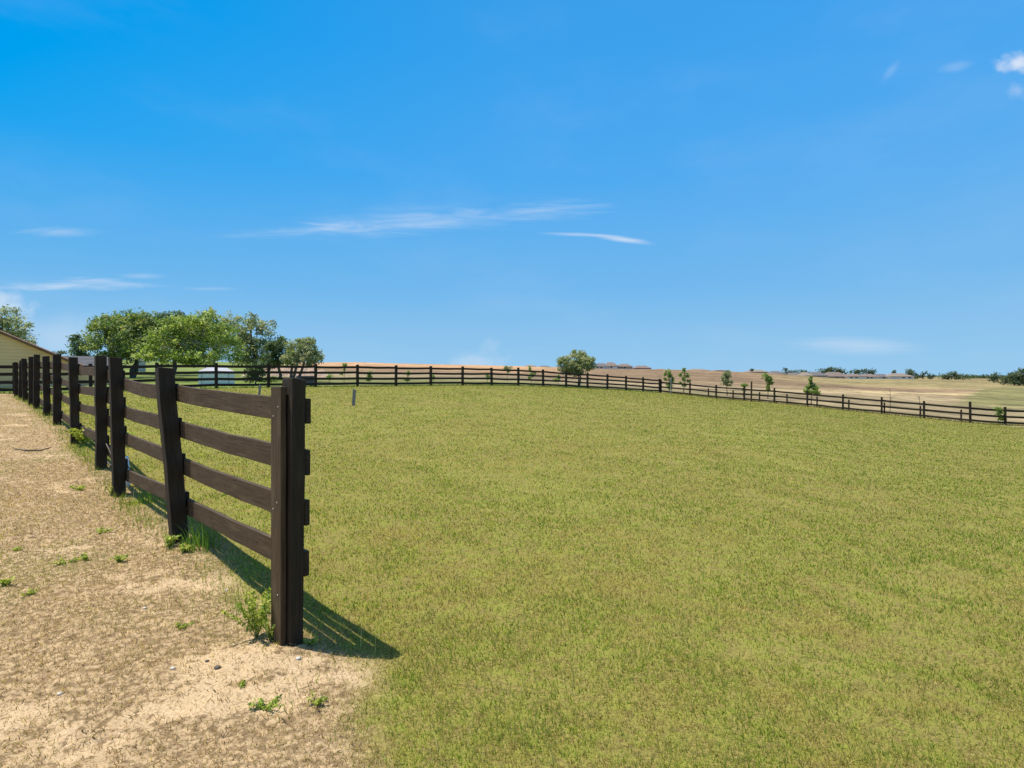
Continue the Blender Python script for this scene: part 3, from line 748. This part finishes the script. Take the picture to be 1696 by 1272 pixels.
G = 'trees behind the back fence'
tree('tree', 'grey green tree rising behind the beige barn roof at the left edge', 'tree', 50, 10, [(-25,540,40,45),(8,525,26,24),(30,548,24,22),(15,570,36,22),(42,540,12,16),(40,572,14,14)], 'greygreen', .2, .13, .8, .55, 30, G)
tree('oak_tree', 'small dark tree at the left end of the tree group', 'tree', 62, 135, [(128,562,14,14),(133,578,18,13),(140,590,16,12),(148,570,14,16)], 'dark', .15, .14, .9, .5, 30, G)
tree('oak_tree', 'large rounded mid green oak, left of the bright leafy tree', 'tree', 55, 212, [(170,550,28,30),(205,542,36,30),(240,545,32,28),(180,578,36,22),(222,572,42,30),(255,565,26,30),(195,530,22,16),(235,528,20,14),(215,555,50,32),(200,590,30,12),(255,545,24,22),(165,535,16,16)], 'oak', .30, .14, 1.0, .6, 34, G, 22, trunks=2)
tree('oak_tree', 'dark green tree whose top shows behind the middle of the tree group', 'tree', 66, 285, [(245,560,30,24),(270,530,24,14),(292,532,30,18),(318,540,26,20),(290,565,50,32),(340,560,34,26)], 'dark', .28, .16, 1.0, .65, 32, G, 22)
def wh(tb, O):
    tb.tube([P(355,600,43), P(362,588,43.2), P(374,570,43.4)], [.05,.045,.02], 5)
tree('tree', 'bright yellow green spreading tree nearest behind the white shed', 'tree', 44, 352, [(250,580,30,20),(275,560,32,22),(300,575,36,26),(320,545,32,24),(345,570,36,30),(290,548,24,16),(340,532,30,20),(300,533,26,14),(318,560,36,22),(335,588,44,16),(380,580,30,24),(372,555,24,22),(262,590,26,12),(310,596,40,8)], 'bright', .17, .12, .85, .5, 32, G, 26, bark='pale_bark', extra=wh)
tree('tree', 'tall airy tree with sparse top above the bright tree', 'tree', 48, 350, [(345,522,18,14),(358,535,26,20),(382,530,20,16),(372,548,26,18),(348,550,30,18),(386,565,18,26)], 'sage', .15, .12, .55, .45, 24, G, 16, bark='pale_bark', shell=.3)
tree('tree', 'thin olive grey tree with reaching twigs, right of the tall airy one', 'tree', 50, 425, [(405,540,22,20),(425,535,24,16),(440,545,18,14),(420,565,34,24),(440,575,26,22),(405,585,30,20),(430,595,36,16),(452,535,7,7),(402,560,18,26),(410,600,26,9)], 'greygreen', .15, .12, .6, .45, 26, G, 18, shell=.3)
tree('oak_tree', 'dark dense tree between the olive grey tree and the round grey green one', 'tree', 46, 462, [(455,580,20,18),(468,572,20,14),(478,590,22,16),(450,598,22,14),(465,565,10,8)], 'dark', .15, .12, .9, .42, 34, G)
tree('live_oak', 'low grey green live oak with forked trunks, at the right end of the tree group', 'tree', 42, 486, [(492,578,22,16),(512,575,18,18),(505,592,28,15),(522,590,15,14),(486,596,22,12),(516,566,10,9),(497,566,12,8)], 'greygreen', .16, .10, .95, .36, 36, G, 14, trunks=3, fork=.5)
tree('shrub', 'dark drooping shrub right of the white shed behind the rails', 'shrub', 34.5, 424, [(420,612,16,14),(428,622,15,14),(415,628,14,9),(432,606,10,8)], 'dark', .05, .07, .9, .22, 30, None, 8)
tree('live_oak', 'lone round grey green tree right behind the back fence', 'tree', 47.5, 957, [(955,602,24,17),(940,607,17,13),(968,600,17,17),(930,600,8,7),(958,588,14,10),(978,606,10,10),(936,594,8,7),(950,616,20,6)], 'sage', .10, .085, .95, .26, 34, None, 18, trunks=2, fork=.45)
SG = 'young trees along the fences'
sap = [
 (1109, 54, 'slender young tree with pale stake, left of a pair inside the fence corner', [(1109,622,5,10),(1102,618,3,6),(1113,630,4,8),(1108,638,5,8),(1101,628,3,4)], 'sapling', 'pale_bark'),
 (1133, 56, 'slim pointed young tree, right of the pale staked one', [(1133,616,3.5,8),(1133,627,5,6),(1127,620,3,5),(1139,622,3,4),(1141,631,4,3),(1127,634,4,3),(1133,637,4,4)], 'sapling', 'bark'),
 (1204, 56, 'wispy grey green sapling on its own before the tan hillside', [(1204,622,8,8),(1204,633,9,8),(1206,616,6,4),(1199,628,5,6)], 'greygreen', 'bark'),
 (1272, 53, 'dense dark green sapling, widest at the top, beside the bare wooden pole', [(1272,628,7,8),(1268,622,5,5),(1277,632,5,6),(1273,640,5,6),(1272,646,3,4)], 'sapling', 'bark'),
 (1344, 48, 'biggest cone shaped young tree behind the right fence', [(1343,624,2,5),(1343,629,3.5,6),(1344,637,6,7),(1338,642,5,6),(1350,643,6,7),(1344,650,10,6),(1335,648,4,5),(1353,651,5,5)], 'sapling', 'bark'),
]
for (u, Y, lab, lobes, pal, bark) in sap:
    tree('young_tree', lab, 'tree', Y, u, lobes, pal, .045, .07, 1.0, .16, 20, SG, 7, bark=bark, shell=.2, tscale=.3)
small = [(545,37,'first small leafy shrub right of the live oak behind the back fence',[(545,624,5,6)]),
 (570,39,'tall thin shrub at the second gap right of the live oak',[(570,608,3,7),(573,604,2.5,4),(566,618,4,5)]),
 (613,41,'small sparse shrub seen between rails left of centre',[(612,620,5,6),(610,628,6,4)]),
 (675,43,'sprawling low shrub seen between the lower rails near centre',[(676,619,4,5),(674,628,8,5)]),
 (717,44,'tiny dark shrub hugging a back fence post',[(717,623,3,6)]),
 (807,46,'dark narrow shrub beside a back fence post',[(807,623,4,8)]),
 (840,52,'round bush poking above the top rail right of centre',[(840,610,7,5),(842,614,5,3)]),
 (880,52,'pale leafy sapling reaching above the top rail',[(878,610,4,6),(883,620,6,6),(877,626,3,5)]),
 (925,49,'low bush left of the lone round tree',[(925,624,5,5),(921,630,6,4)]),
 (1230,56,'faint sparse seedling left of the bare wooden pole',[(1232,638,7,4),(1232,645,4,4)]),
 (1652,36.2,'green bush growing through the right fence near the photo edge',[(1652,676,5,5),(1655,684,6,7),(1660,694,7,5)]),
 (450,36,'dark green low hedge plant left of the live oak trunks',[(452,628,12,6),(438,630,8,5)]),]
for (u, Y, lab, lobes) in small:
    tree('shrub', lab, 'shrub', Y, u, lobes, 'sapling' if u != 840 else 'greygreen', .018, .06, .9, .15, 20, 'small shrubs along the fences', 4, shell=.1, tscale=.15)
# leafless saplings near the right fence
def bare(u, Y, vt, lab, s=1):
    x, y = XY(u, Y); z = Hs(x, y); O = (x, y, z); root = empty('bare_sapling', O, lab, 'sapling', 'leafless saplings')
    b = MB(O); tp = P(u, vt, Y); h = tp[2]-z
    b.tube([(x,y,z-.05),(x+.03,y,z+h*.5),tp], [.025,.02,.008], 5)
    for i in range(10):
        zz = z + h*rng.uniform(.35,.95); a = rng.uniform(0,6.28); l = h*.28*s
        b.tube([(x+.03,y,zz),(x+math.cos(a)*l*.6,y+math.sin(a)*l*.6,zz+l*.5),(x+math.cos(a)*l,y+math.sin(a)*l,zz+l*.6)], [.01,.008,.003], 4, False)
    b.build('stem', M['bark'], root)
bare(1474, 44, 645, 'leafless twiggy sapling behind the right fence')
bare(1523, 42, 656, 'short bare stem behind the right fence, right of the twiggy one', .5)

# far trees beside the houses: each a tree of its own
FG = 'far trees on the horizon'
fart = [(1318,360,[(1308,618,12,5),(1325,617,14,5),(1338,618,8,4)],'low wide dark far tree clump, leftmost above the house roofs'),
 (1378,380,[(1362,615,12,5),(1380,613,16,6),(1395,616,10,5)],'broad dark far tree behind the big two-wing house'),
 (1418,380,[(1414,616,8,6),(1423,617,9,5)],'round far tree, left one of two behind the house row'),
 (1437,380,[(1436,615,11,6),(1443,618,7,5)],'round far tree, right one of two behind the house row'),
 (1482,380,[(1482,617,6,4)],'small dome of a tree over the last roofs'),
 (1507,370,[(1506,617,11,6),(1514,620,6,6)],'dark far tree at the right end of the house row'),
 (1529,380,[(1529,621,7,6),(1522,625,9,4)],'small upright far tree right of the last house'),
 (1543,380,[(1543,622,8,6)],'second small upright far tree right of the last house'),
 (1575,420,[(1563,624,12,5),(1578,621,12,6),(1592,624,12,5)],'dark wide mound of trees before the long treeline'),
 (1646,300,[(1648,621,7,5),(1644,628,10,6)],'paler green rounded tree in the right treeline'),
 (1685,240,[(1672,626,14,9),(1688,621,16,9),(1706,619,22,12),(1690,633,20,7)],'big dark tree mass closest at the right photo edge'),
 (1245,335,[(1245,614,4,2.5)],'tiny tree on the crest of the tan hill'),
 (1304,330,[(1301,621,6,5)],'small dark tree in front of the left houses of the row'),
 (97,120,[(92,586,8,4),(100,585,9,4)],'low distant bush between the barn roof and the small dark tree')]
for (u, Y, lobes, lab) in fart:
    lobes = lobes + ([(a_, v_+rv_*.9, ru_*.95, rv_*.9) for (a_, v_, ru_, rv_) in lobes] if u > 1500 else []); s = Y/380; tree('far_tree', lab, 'tree', Y, u, lobes, 'far', .4*s, .62*s, .8, 2.0*s, 22, FG, 5, tscale=2*s, depth=.8)
# the long wood on the horizon at right: one mass
pts = []
for u in np.arange(1585, 1800, 2.2):
    Y = 620; top = 624 - 1.5*vnoise(np.array([u*.06]), np.array([0.]), 3)[0] - 2.0*sstep(u, 1640, 1760)
    for v in np.arange(top, 634, 2.2): pts.append(P(u + rng.uniform(-2,2), v + rng.uniform(-.8,.8), Y + rng.uniform(-15, 25)))
for u in np.arange(-300, 1500, 5.0):
    pass
pts = np.array(pts); V, k, cc = leaves(pts, np.full(len(pts), 3.0), 16, 1.1, PAL['far'])
tag(mesh_np('distant_wood', V, [k], M['leaf'], color=cc), 'long low dark wood along the horizon at the far right', 'wood', None, 'stuff')

# ------------------------------------------------------------------ buildings
def house(u0, u1, vb, ve, vr, Y, roof, wall, label, garage=0, depth=10, group='far houses', ridge=.45):
    cu = (u0+u1)/2; x, y = XY(cu, Y); O = (x, y, CAMZ-(vb-636)/F*Y); zb = min(O[2], Hs(x, y)) ; O = (x, y, zb)
    w = (u1-u0)/F*Y; he = CAMZ-(ve-636)/F*Y - zb; hr = CAMZ-(vr-636)/F*Y - zb
    root = empty('house', O, label, 'house', group)
    b = MB(); b.box((0, depth/2, he/2-.5), (w*.95, depth, he+1)); b.build('wall', M[wall], root)
    o = .5; X = w/2+o*.3; yb, yf = depth+o, -o; rx = w/2*ridge; ym = depth/2; t = .25
    V = [(-X,yf,he),(X,yf,he),(X,yb,he),(-X,yb,he),(-rx,ym,hr),(rx,ym,hr),(-X,yf,he-t),(X,yf,he-t),(X,yb,he-t),(-X,yb,he-t)]
    b = MB(); b.poly(V, [(0,1,5,4),(1,2,5),(2,3,4,5),(3,0,4),(1,0,6,7),(2,1,7,8),(3,2,8,9),(0,3,9,6),(6,9,8,7)]); b.build('roof', M[roof], root)
    if garage:
        b = MB(); b.box((garage*w*.28, -.06, (he-.3)*.42), (min(4.8, w*.3), .1, (he-.3)*.84)); b.build('garage_door', M['white'], root)
    for sx in ((-.3, -.05) if garage >= 0 else (.05, .3)):
        b = MB(); b.box((sx*w, -.05, he*.52), (w*.08+.5, .08, he*.38)); b.build('window', M['glass'], root)
    return root
hs = [(985,1009,611,607,601,330,'r3','w1','pale house with a long grey roof, first right of the lone round tree',1),
 (1003,1024,611,606,599.5,345,'r2','w1','house with a tall pointed roof, second right of the lone round tree',0),
 (1024,1048,611,607,602,345,'r2','w2','brown hip roofed house third right of the lone round tree',0),
 (1051,1079,611.5,609.5,605,360,'r2','w2','lone brown roofed house sunk behind the tan crest',0),
 (868,888,610,607,604,330,'r4','w1','faint pale roofed house left of the lone round tree',0),
 (892,912,610,608,605,330,'r3','w1','faint grey roofed house just left of the lone round tree',0),
 (1240,1275,619,616,612,350,'r4','w2','tan roof peeping over the crest left of the dark green sapling',0),
 (1278,1302,623,619,614,340,'r3','w1','grey roofed house with a white wall at the left end of the row',1),
 (1305,1333,627,622.5,617,345,'r3','w3','grey house with two dark windows, second in the row',0),
 (1331,1347,628,622,616,338,'r4','w2','narrow tan gabled house behind the cone shaped tree',0),
 (1344,1371,627,622,615.5,350,'r3','w3','tall grey two-wing house, middle of the row',0),
 (1368,1408,626.5,623.5,616,352,'r2','w3','wide brown roofed house, longest in the row',0),
 (1404,1436,627,623.5,619,348,'r2','w1','brown roofed house with a white garage door, right of the longest one',1),
 (1432,1458,627.5,624,619,352,'r2','w1','low brown roofed house, third from the right end of the row',1),
 (1450,1480,628,624,619,360,'r3','w1','grey brown house with white walls, second from the right end of the row',1),
 (1474,1515,627,623.5,618,356,'r4','w1','wide tan roofed house at the right end of the row',-1)]
for h in hs: house(*h)
# low roofs along the crest between the two house groups
for (u0, u1, vr, lab) in [(1085,1108,609.5,'sliver of grey roof on the crest above the pale staked tree'),(1140,1176,609.5,'sliver of pale roof on the crest right of the slim pointed tree'),(1186,1204,611.5,'sliver of roof on the crest beside the wispy sapling')]:
    house(u0, u1, 616, 613.5, vr+1, 380, 'r4', 'w1', lab)
# dry grass mound / spoil on left horizon
# barn at the left: gable wall and low roof
def barn():
    # gable wall faces the camera squarely; the building runs away from it, so only the roof's edge shows
    q = P(228, 636, 34.0); dd = np.array([(228-848)/F, 1.0]); dd /= np.linalg.norm(dd); wd = np.array([dd[1], -dd[0]])
    X0, Y0 = XY(60, 34.0)
    def on(u):
        t = (u-848)/F; k = (t*Y0-X0)/(wd[0]-t*wd[1]); return k
    def pt(k, z, d=0.0): return (X0+wd[0]*k+dd[0]*d, Y0+wd[1]*k+dd[1]*d, z)
    ke = on(122); kp = on(-90); e = pt(ke, 0); pk = pt(kp, 0)
    ez = CAMZ-(603-636)/F*e[1]; pz = CAMZ-(515-636)/F*pk[1]; zb = Hs(X0, Y0)-.5; D = 9
    O = (X0, Y0, zb+.5); root = empty('barn', O, 'beige lap sided barn with a brown edged gable, cut by the left photo edge', 'barn')
    kl = 2*kp-ke; b = MB(O)
    V = [pt(kl,zb),pt(ke,zb),pt(ke,ez),pt(kp,pz),pt(kl,ez)] + [pt(kl,zb,D),pt(ke,zb,D),pt(ke,ez,D),pt(kp,pz,D),pt(kl,ez,D)]
    b.poly(V, [(0,1,2,3,4),(9,8,7,6,5),(1,6,7,2),(0,4,9,5),(0,5,6,1)]); b.build('wall', M['siding'], root)
    sl = (pz-ez)/(kp-ke); o = .3; t = .13; b = MB(O)
    for (k1, z1) in ((ke+o, ez+sl*o), (kl-o, ez+sl*o)):
        A = [pt(kp,pz+.02,-o), pt(k1,z1+.02,-o), pt(k1,z1+.02,D+o), pt(kp,pz+.02,D+o)]; A += [(x,y,z+t) for (x,y,z) in A]
        b.poly(A, [(0,3,2,1),(4,5,6,7),(0,1,5,4),(1,2,6,5),(2,3,7,6),(3,0,4,7)])
    b.build('roof', M['trim'], root)
    kr = on(178); rz = CAMZ-(611-636)/F*pt(kr,0)[1]; b = MB(O)
    V = [pt(ke+.02,zb,.4),pt(kr,zb,.4),pt(kr,rz,.4),pt(ke+.02,ez-.25,.4)] ; V += [pt(ke+.02,zb,5),pt(kr,zb,5),pt(kr,rz,5),pt(ke+.02,ez-.25,5)]
    b.poly(V, [(0,1,2,3),(7,6,5,4),(1,5,6,2),(3,2,6,7),(0,3,7,4),(0,4,5,1)]); b.build('side_wall', M['siding'], root)
barn()
def low_building():
    Y = 46.0; x0, y0 = XY(128, Y); zb = Hs(x0, y0); O = (x0, y0, zb)
    root = empty('outbuilding', O, 'low dark grey roofed outbuilding just right of the beige barn, under the trees', 'building')
    root.rotation_euler = (0, 0, math.atan2(.72, 1))
    b = MB(); he = P(0, 606, Y)[2]-zb; w = 4.6; D = 7; b.box((0, D/2, he/2), (w-.4, D, he)); b.build('wall', M['shade_wall'], root)
    hr = P(110, 589, Y+2)[2]-zb; b = MB()
    V = [(-w/2,-.6,he),(w/2,-.6,he),(w/2,D+.5,he),(-w/2,D+.5,he),(-w/2+.3,D/2,hr),(w/2-.3,D/2,hr)]; V += [(v[0],v[1],v[2]-.16) for v in V[:4]]
    b.poly(V, [(0,1,5,4),(1,2,5),(2,3,4,5),(3,0,4),(1,0,6,7),(2,1,7,8),(3,2,8,9),(0,3,9,6),(6,9,8,7)]); b.build('roof', M['dark_roof'], root)
    for f in (-.28, .02, .3):
        b = MB(); b.box((w*f, -.03, he*.55), (w*.13, .06, he*.45)); b.build('window', M['glass'], root)
low_building()
def shed(u0, u1, vb, ve, vr, Y, label, name='shed', ridge=.5, win=True, wall='white', roof='white_roof'):
    x, y = XY((u0+u1)/2, Y); zb = Hs(x, y); O = (x, y, zb); w = (u1-u0)/F*Y; D = w*.85
    root = empty(name, O, label, 'shed'); w *= math.cos(math.atan((848-(u0+u1)/2)/F)); D = w*.8; root.rotation_euler = (0, 0, math.atan((848-(u0+u1)/2)/F)); he = P(0, ve, Y)[2]-zb; hr = P(0, vr, Y+D/2)[2]-zb
    b = MB(); b.box((0, D/2, he/2-.05), (w-.12, D, he+.1)); b.build('wall', M[wall], root)
    b = MB(); rx = w*ridge/2; o = .05; X = w/2+.03
    V = [(-X,-o,he),(X,-o,he),(X,D+o,he),(-X,D+o,he),(-rx,D/2,hr),(rx,D/2,hr)]; V += [(v[0],v[1],v[2]-.07) for v in V[:4]]
    b.poly(V, [(0,1,5,4),(1,2,5),(2,3,4,5),(3,0,4),(1,0,6,7),(2,1,7,8),(3,2,8,9),(0,3,9,6),(6,9,8,7)]); b.build('roof', M[roof], root)
    if win:
        b = MB(); b.box((-w*.39, -.012, he*.47), (.035, .024, he*.86)); b.box((w*.31, -.012, he*.47), (.035, .024, he*.86)); b.build('corner_trim', M['white_roof'], root)
        b = MB(); b.box((-w*.05, -.010, he*.44), (w*.30, .02, he*.78)); b.build('door', M['white'], root)
    return root
shed(327, 391, 641, 616, 608.5, 32.5, 'small white shed with a shallow pale roof behind the back fence')
shed(228, 242, 612, 597, 591, 85, 'tiny hut with tree shade painted into its grey walls, half hidden under the bright tree', ridge=.5, win=False, wall='w3', roof='white_roof')  # grey wall colour stands in for the shade of the tree
# grey trough and low earth bank behind the back fence
def trough():
    Y = 31.9; x, y = XY(508, Y); z = Hs(x, y); O = (x, y, z); root = empty('water_trough', O, 'dark bluish grey trough behind the back fence under the live oak', 'trough')
    w, d, h, t = .95, .6, .48, .04; b = MB(); b.box((0,0,.06),(w,d,.04))
    b.box((0,-d/2+t/2,h/2+.08),(w,t,h)); b.box((0,d/2-t/2,h/2+.08),(w,t,h)); b.box((-w/2+t/2,0,h/2+.081),(t,d-2*t,h)); b.box((w/2-t/2,0,h/2+.081),(t,d-2*t,h)); b.build('tub', M['slate'], root)
    b = MB(); b.box((-w*.3,0,.02),(.08,d*.9,.05)); b.box((w*.3,0,.02),(.08,d*.9,.05)); b.build('skid', M['farpost'], root)
trough()
def bank():
    Y = 60; x, y = XY(478, Y); z = Hs(x, y); n = 40; V = []; Fc = []
    for i in range(n):
        f = i/(n-1); w = math.sin(math.pi*f)**.5
        for j in range(9):
            g = j/8; hh = 1.25*w*math.sin(math.pi*g)*(1+.15*math.sin(i*1.7)+.1*math.sin(i*3.1+j))
            V.append(((f-.5)*9.5, (g-.5)*3.2, hh-.15))
    for i in range(n-1):
        for j in range(8): Fc.append((i*9+j, (i+1)*9+j, (i+1)*9+j+1, i*9+j+1))
    b = MB(); b.poly(V, Fc); o = b.build('earth_bank', M['sandstone'], None, (x, y, z), smooth=True)
    tag(o, 'reddish brown earth bank behind the live oak trunks', 'bank')
bank()

# ------------------------------------------------------------------ small upright stakes and pole
def stake(u, vb, vt, Y, w, lab, mat='grey_wood', name='stake', cap=None):
    x, y = XY(u, Y); z = Hs(x, y); O = (x, y, z); h = P(u, vt, Y)[2]-z
    b = MB(); rr = random.Random(u)
    V = []; Fc = []
    for i in range(5):
        zz = -.1 + (h+.1)*i/4
        for (a, c) in ((-.5,-.5),(.5,-.5),(.5,.5),(-.5,.5)): V.append((a*w*(1+rr.uniform(-.06,.06))+.01*i, c*w, zz + (rr.uniform(-.01,.02) if i == 4 else 0)))
    for i in range(4):
        for k in range(4): Fc.append((4*i+k, 4*i+(k+1)%4, 4*i+4+(k+1)%4, 4*i+4+k))
    Fc.append((16,17,18,19)); U = [[(0,0),(0,w),(h,w),(h,0)] if len(f)==4 else [(0,0)]*4 for f in Fc]
    b.add(V, Fc, U); o = b.build(name, M[mat], None, O, bevel=.006); tag(o, lab, 'stake' if name != 'wooden_pole' else 'pole', 'grey stakes' if name == 'stake' else None); return o
stake(585, 669, 645, 17.9, .085, 'short grey wooden stake standing alone in the lawn in front of the back fence')
stake(429, 657, 638, 21.0, .07, 'thin pale stake in the lawn, seen over the near fence top rail')
stake(1244, 663, 632, 46.2, .10, 'bare grey wooden pole standing at the right fence', mat='rail', name='wooden_pole')
stake(1111, 655, 626, 50.3, .09, 'pale post beside the left one of the paired young trees', name='wooden_pole')

# ------------------------------------------------------------------ weeds in the yard
def weed(u, v, Yw, lab, r=.08, h=.06, n=60, leaf=.018, tall=False, pal='weed'):
    if not tall: r *= .85; h *= .8; leaf *= .8
    x, y = XY(u, Yw); z = Hs(x, y); O = (x, y, z); root = empty('weed', O, lab, 'weed', 'green weeds at the fence and in the sand')
    a = rng.uniform(0, 6.28, n); d = rng.random(n)**.7*r; hh = h*rng.uniform(.3, 1, n)
    b = MB(); cents = []
    ns = 9 if not tall else 16
    for i in range(ns):
        aa = rng.uniform(0, 6.28); rr_ = r*rng.uniform(.3, .95); hz = h*rng.uniform(.6, 1.05)
        e = (math.cos(aa)*rr_, math.sin(aa)*rr_, hz); m_ = (e[0]*.45, e[1]*.45, hz*.6); b.tube([(0,0,-.01), m_, e], [.002,.0016,.0008], 4, False)
        for q in np.linspace(.25, 1, 4 if not tall else 9): 
            p0, p1, p2 = np.zeros(3), np.array(m_), np.array(e); cents.append((1-q)**2*p0+2*q*(1-q)*p1+q*q*p2)
    b.build('stem', M['stemgreen'], root)
    cents = np.array(cents); per = max(3, n//len(cents)); V, k, cc = leaves(cents, np.full(len(cents), leaf*1.3), per, leaf, PAL[pal], .7, .8)
    mesh_np('leaf_cluster', V, [k], M['leaf'], root, color=cc)
M['stemgreen'] = plain_mat('green stem', (.14,.19,.05), .6, .2, 20)
def Yat(u, v):
    """distance at which the ground is met when looking at (u, v)"""
    Y = np.linspace(1.6, 40, 1500); x = (u-848)/F*Y; zz = CAMZ-(v-636)/F*Y; hz = H_smooth(x, Y); i = np.argmax(zz < hz); return float(Y[i])
wl = [(425,1062,'tall feathery bright green weed against the foot of the corner post',.19,.27,1100,.012,True),
 (448,1070,'low yellow green tuft right at the corner post foot',.08,.14,200,.012,False),
 (278,905,'leafy bright weed just left of the leaning post foot',.10,.10,260,.02,False),
 (308,915,'bright green weed in front of the leaning post foot',.07,.07,160,.018,False),
 (199,930,'small bright green weed alone in the sand below the second post',.075,.06,180,.014,False),
 (142,930,'dark tufted weed, right one of a touching pair in the sand',.045,.06,110,.014,False),
 (110,935,'flat pale green weed, left one of a touching pair in the sand',.095,.025,170,.012,False),
 (170,882,'sparse weed patch in dry grass left of the leaning post',.13,.05,150,.014,False),
 (8,972,'small green weed at the left photo edge',.07,.06,140,.016,False),
 (30,912,'tiny weed left in the sand near the left edge',.04,.02,60,.012,False),
 (50,988,'low dull weed in the sand at lower left',.06,.03,90,.012,False),
 (185,820,'pale weed left of the second post foot',.12,.13,200,.018,False),
 (130,812,'faint green tuft in the middle of the sandy yard',.15,.06,160,.02,False),
 (515,1078,'small weed in the shade right of the corner post',.06,.05,120,.012,False),
 (440,1175,'flat bluish green weed in the sand at the bottom',.11,.035,180,.012,False),
 (525,1172,'green grassy weed near the lawn edge at the bottom',.07,.05,130,.012,False),
 (400,1140,'little weed in the sand below the corner post',.03,.02,50,.010,False),
 (205,738,'bushy weed behind the third fence post',.16,.22,300,.025,True),
 (140,738,'scrubby weed between the fourth and fifth post feet',.22,.28,300,.03,True),
 (300,1040,'faint green tuft in straw left of the corner post',.07,.03,90,.012,False),]
for (u, v, lab, r, h, n, lf, tall) in wl: weed(u, v, Yat(u, v), lab, r, h, n, lf, tall)
# long leaves of grass at the leaning post
pt = []
for (u, v, n, hh) in [(335,905,70,.20),(345,915,40,.24),(240,835,40,.22),(320,905,30,.12)]:
    Y0 = Yat(u, v); x, y = XY(u, Y0); pt.append(blades('t', x+rng.normal(0,.06,n), y+rng.normal(0,.05,n), hh*rng.uniform(.5,1.2,n), np.full(n,.007), C(.13,.22,.035)*rng.uniform(.7,1.4,n)[:,None], .75))
for i, (p_, lab, nm) in enumerate(zip([pt[0:2], pt[2:3], pt[3:4]], ['arching green grass tuft right of the leaning post', 'dark grass tuft in the shadow between second post and leaning post', 'small grass tuft in front of the leaning post'], ['grass_tuft']*3)):
    V = []; Q = []; T = []; Cc = []; off = 0
    for (v_, fl, c) in p_:
        V.append(v_); Q.append(fl[0]+off); T.append(fl[1]+off); Cc.append(c); off += len(v_)
    V = np.vstack(V); o0 = V.mean(0); o0[2] = V[:,2].min()
    tag(mesh_np(nm, V-o0, [np.vstack(Q), np.vstack(T)], M['grass'], loc=tuple(o0), color=np.vstack(Cc)), lab, 'grass tuft', 'grass tufts at the near fence')
# dead branch, roots, cable, pale pipe, pine cone, pebbles
def on_ground(pts, lift=.01):
    o = []
    for (u, v) in pts:
        Y0 = Yat(u, v); x, y = XY(u, Y0); o.append((x, y, Hs(x, y)+lift))
    return o
def stick(name, pts, rad, lab, cat, mat='bark', lift=.012, sides=6):
    p = on_ground(pts, lift) if len(pts[0]) == 2 else pts; O = p[0]; b = MB(O); b.tube(p, rad, sides); o = b.build(name, M[mat], None, O, smooth=True); tag(o, lab, cat); return o
stick('fallen_branch', [(22,744),(45,746),(68,745),(88,741)], [.006,.014,.012,.004], 'thin grey fallen branch lying in the dry yard', 'branch')
Y3 = NEAR_Y[3]
stick('root', [tuple(P(176,735,Y3-.15)), tuple(P(184,752,Y3-.3)), tuple(P(196,768,Y3-.5))], [.006,.008,.006], 'thin bare vine stem hanging off the fourth post foot', 'vine')
stick('root', on_ground([(168,776),(176,768),(184,776),(192,779)], .02), [.018,.014,.011,.006], 'gnarled root at the foot of the extra post', 'root')
Y2 = NEAR_Y[2]+.18
stick('cable', [tuple(P(203,745,Y2)), tuple(P(207,760,Y2+.03)), tuple(P(213,775,Y2+.06)), tuple(P(224,783,Y2+.1)), (P(232,790,Y2+.1)[0], Y2+.1, Hs(P(232,790,Y2+.1)[0], Y2+.1)+.01)], [.006]*5, 'black cable looping down behind the second post', 'cable', 'black')
x2, y2 = XY(210, NEAR_Y[2]+.3); z2 = Hs(x2, y2)
stick('pipe_stub', [(x2, y2, z2-.05), (x2+.0, y2+.01, z2+.17), (x2-.03, y2+.02, z2+.36)], [.03,.03,.028], 'white plastic pipe stub leaning behind the second post', 'pipe', 'plastic', sides=12)
def pebble(u, v, r, lab, mat='stone', name='stone', cat='stone'):
    Y0 = Yat(u, v); x, y = XY(u, Y0); V = []; Fc = []; n, m = 10, 6
    for i in range(m+1):
        for j in range(n):
            a = math.pi*i/m; t = 2*math.pi*j/n; k = 1 + .18*math.sin(3*t+i*2.1) ; V.append((r*k*math.sin(a)*math.cos(t)*1.25, r*k*math.sin(a)*math.sin(t), r*.7*math.cos(a)))
    for i in range(m):
        for j in range(n): Fc.append((i*n+j, (i+1)*n+j, (i+1)*n+(j+1)%n, i*n+(j+1)%n))
    b = MB(); b.poly(V, Fc); o = b.build(name, M[mat], None, (x, y, Hs(x, y)+r*.3), smooth=True); tag(o, lab, cat, 'pebbles in the sand' if name == 'stone' else None)
pebble(360, 1117, .013, 'small dark brown pine cone on the sand left of the corner post', 'bark', 'pine_cone', 'pine cone')
pebble(343, 1105, .008, 'dark bark chip on the sand beside the pine cone', 'bark', 'bark_chip', 'bark chip')
for (u, v, r, lab) in [(375,979,.009,'tiny white pebble near the fence shadow'),(286,1116,.010,'white pebble in the straw at lower left'),(494,1099,.011,'white pebble on sand in front of the corner post'),(240,1009,.009,'pale pebble in dry grass left of the fence'),(99,1152,.010,'pale small pebble low in the yard')]:
    pebble(u, v, r, lab)
# render options
scene.render.engine = 'CYCLES'
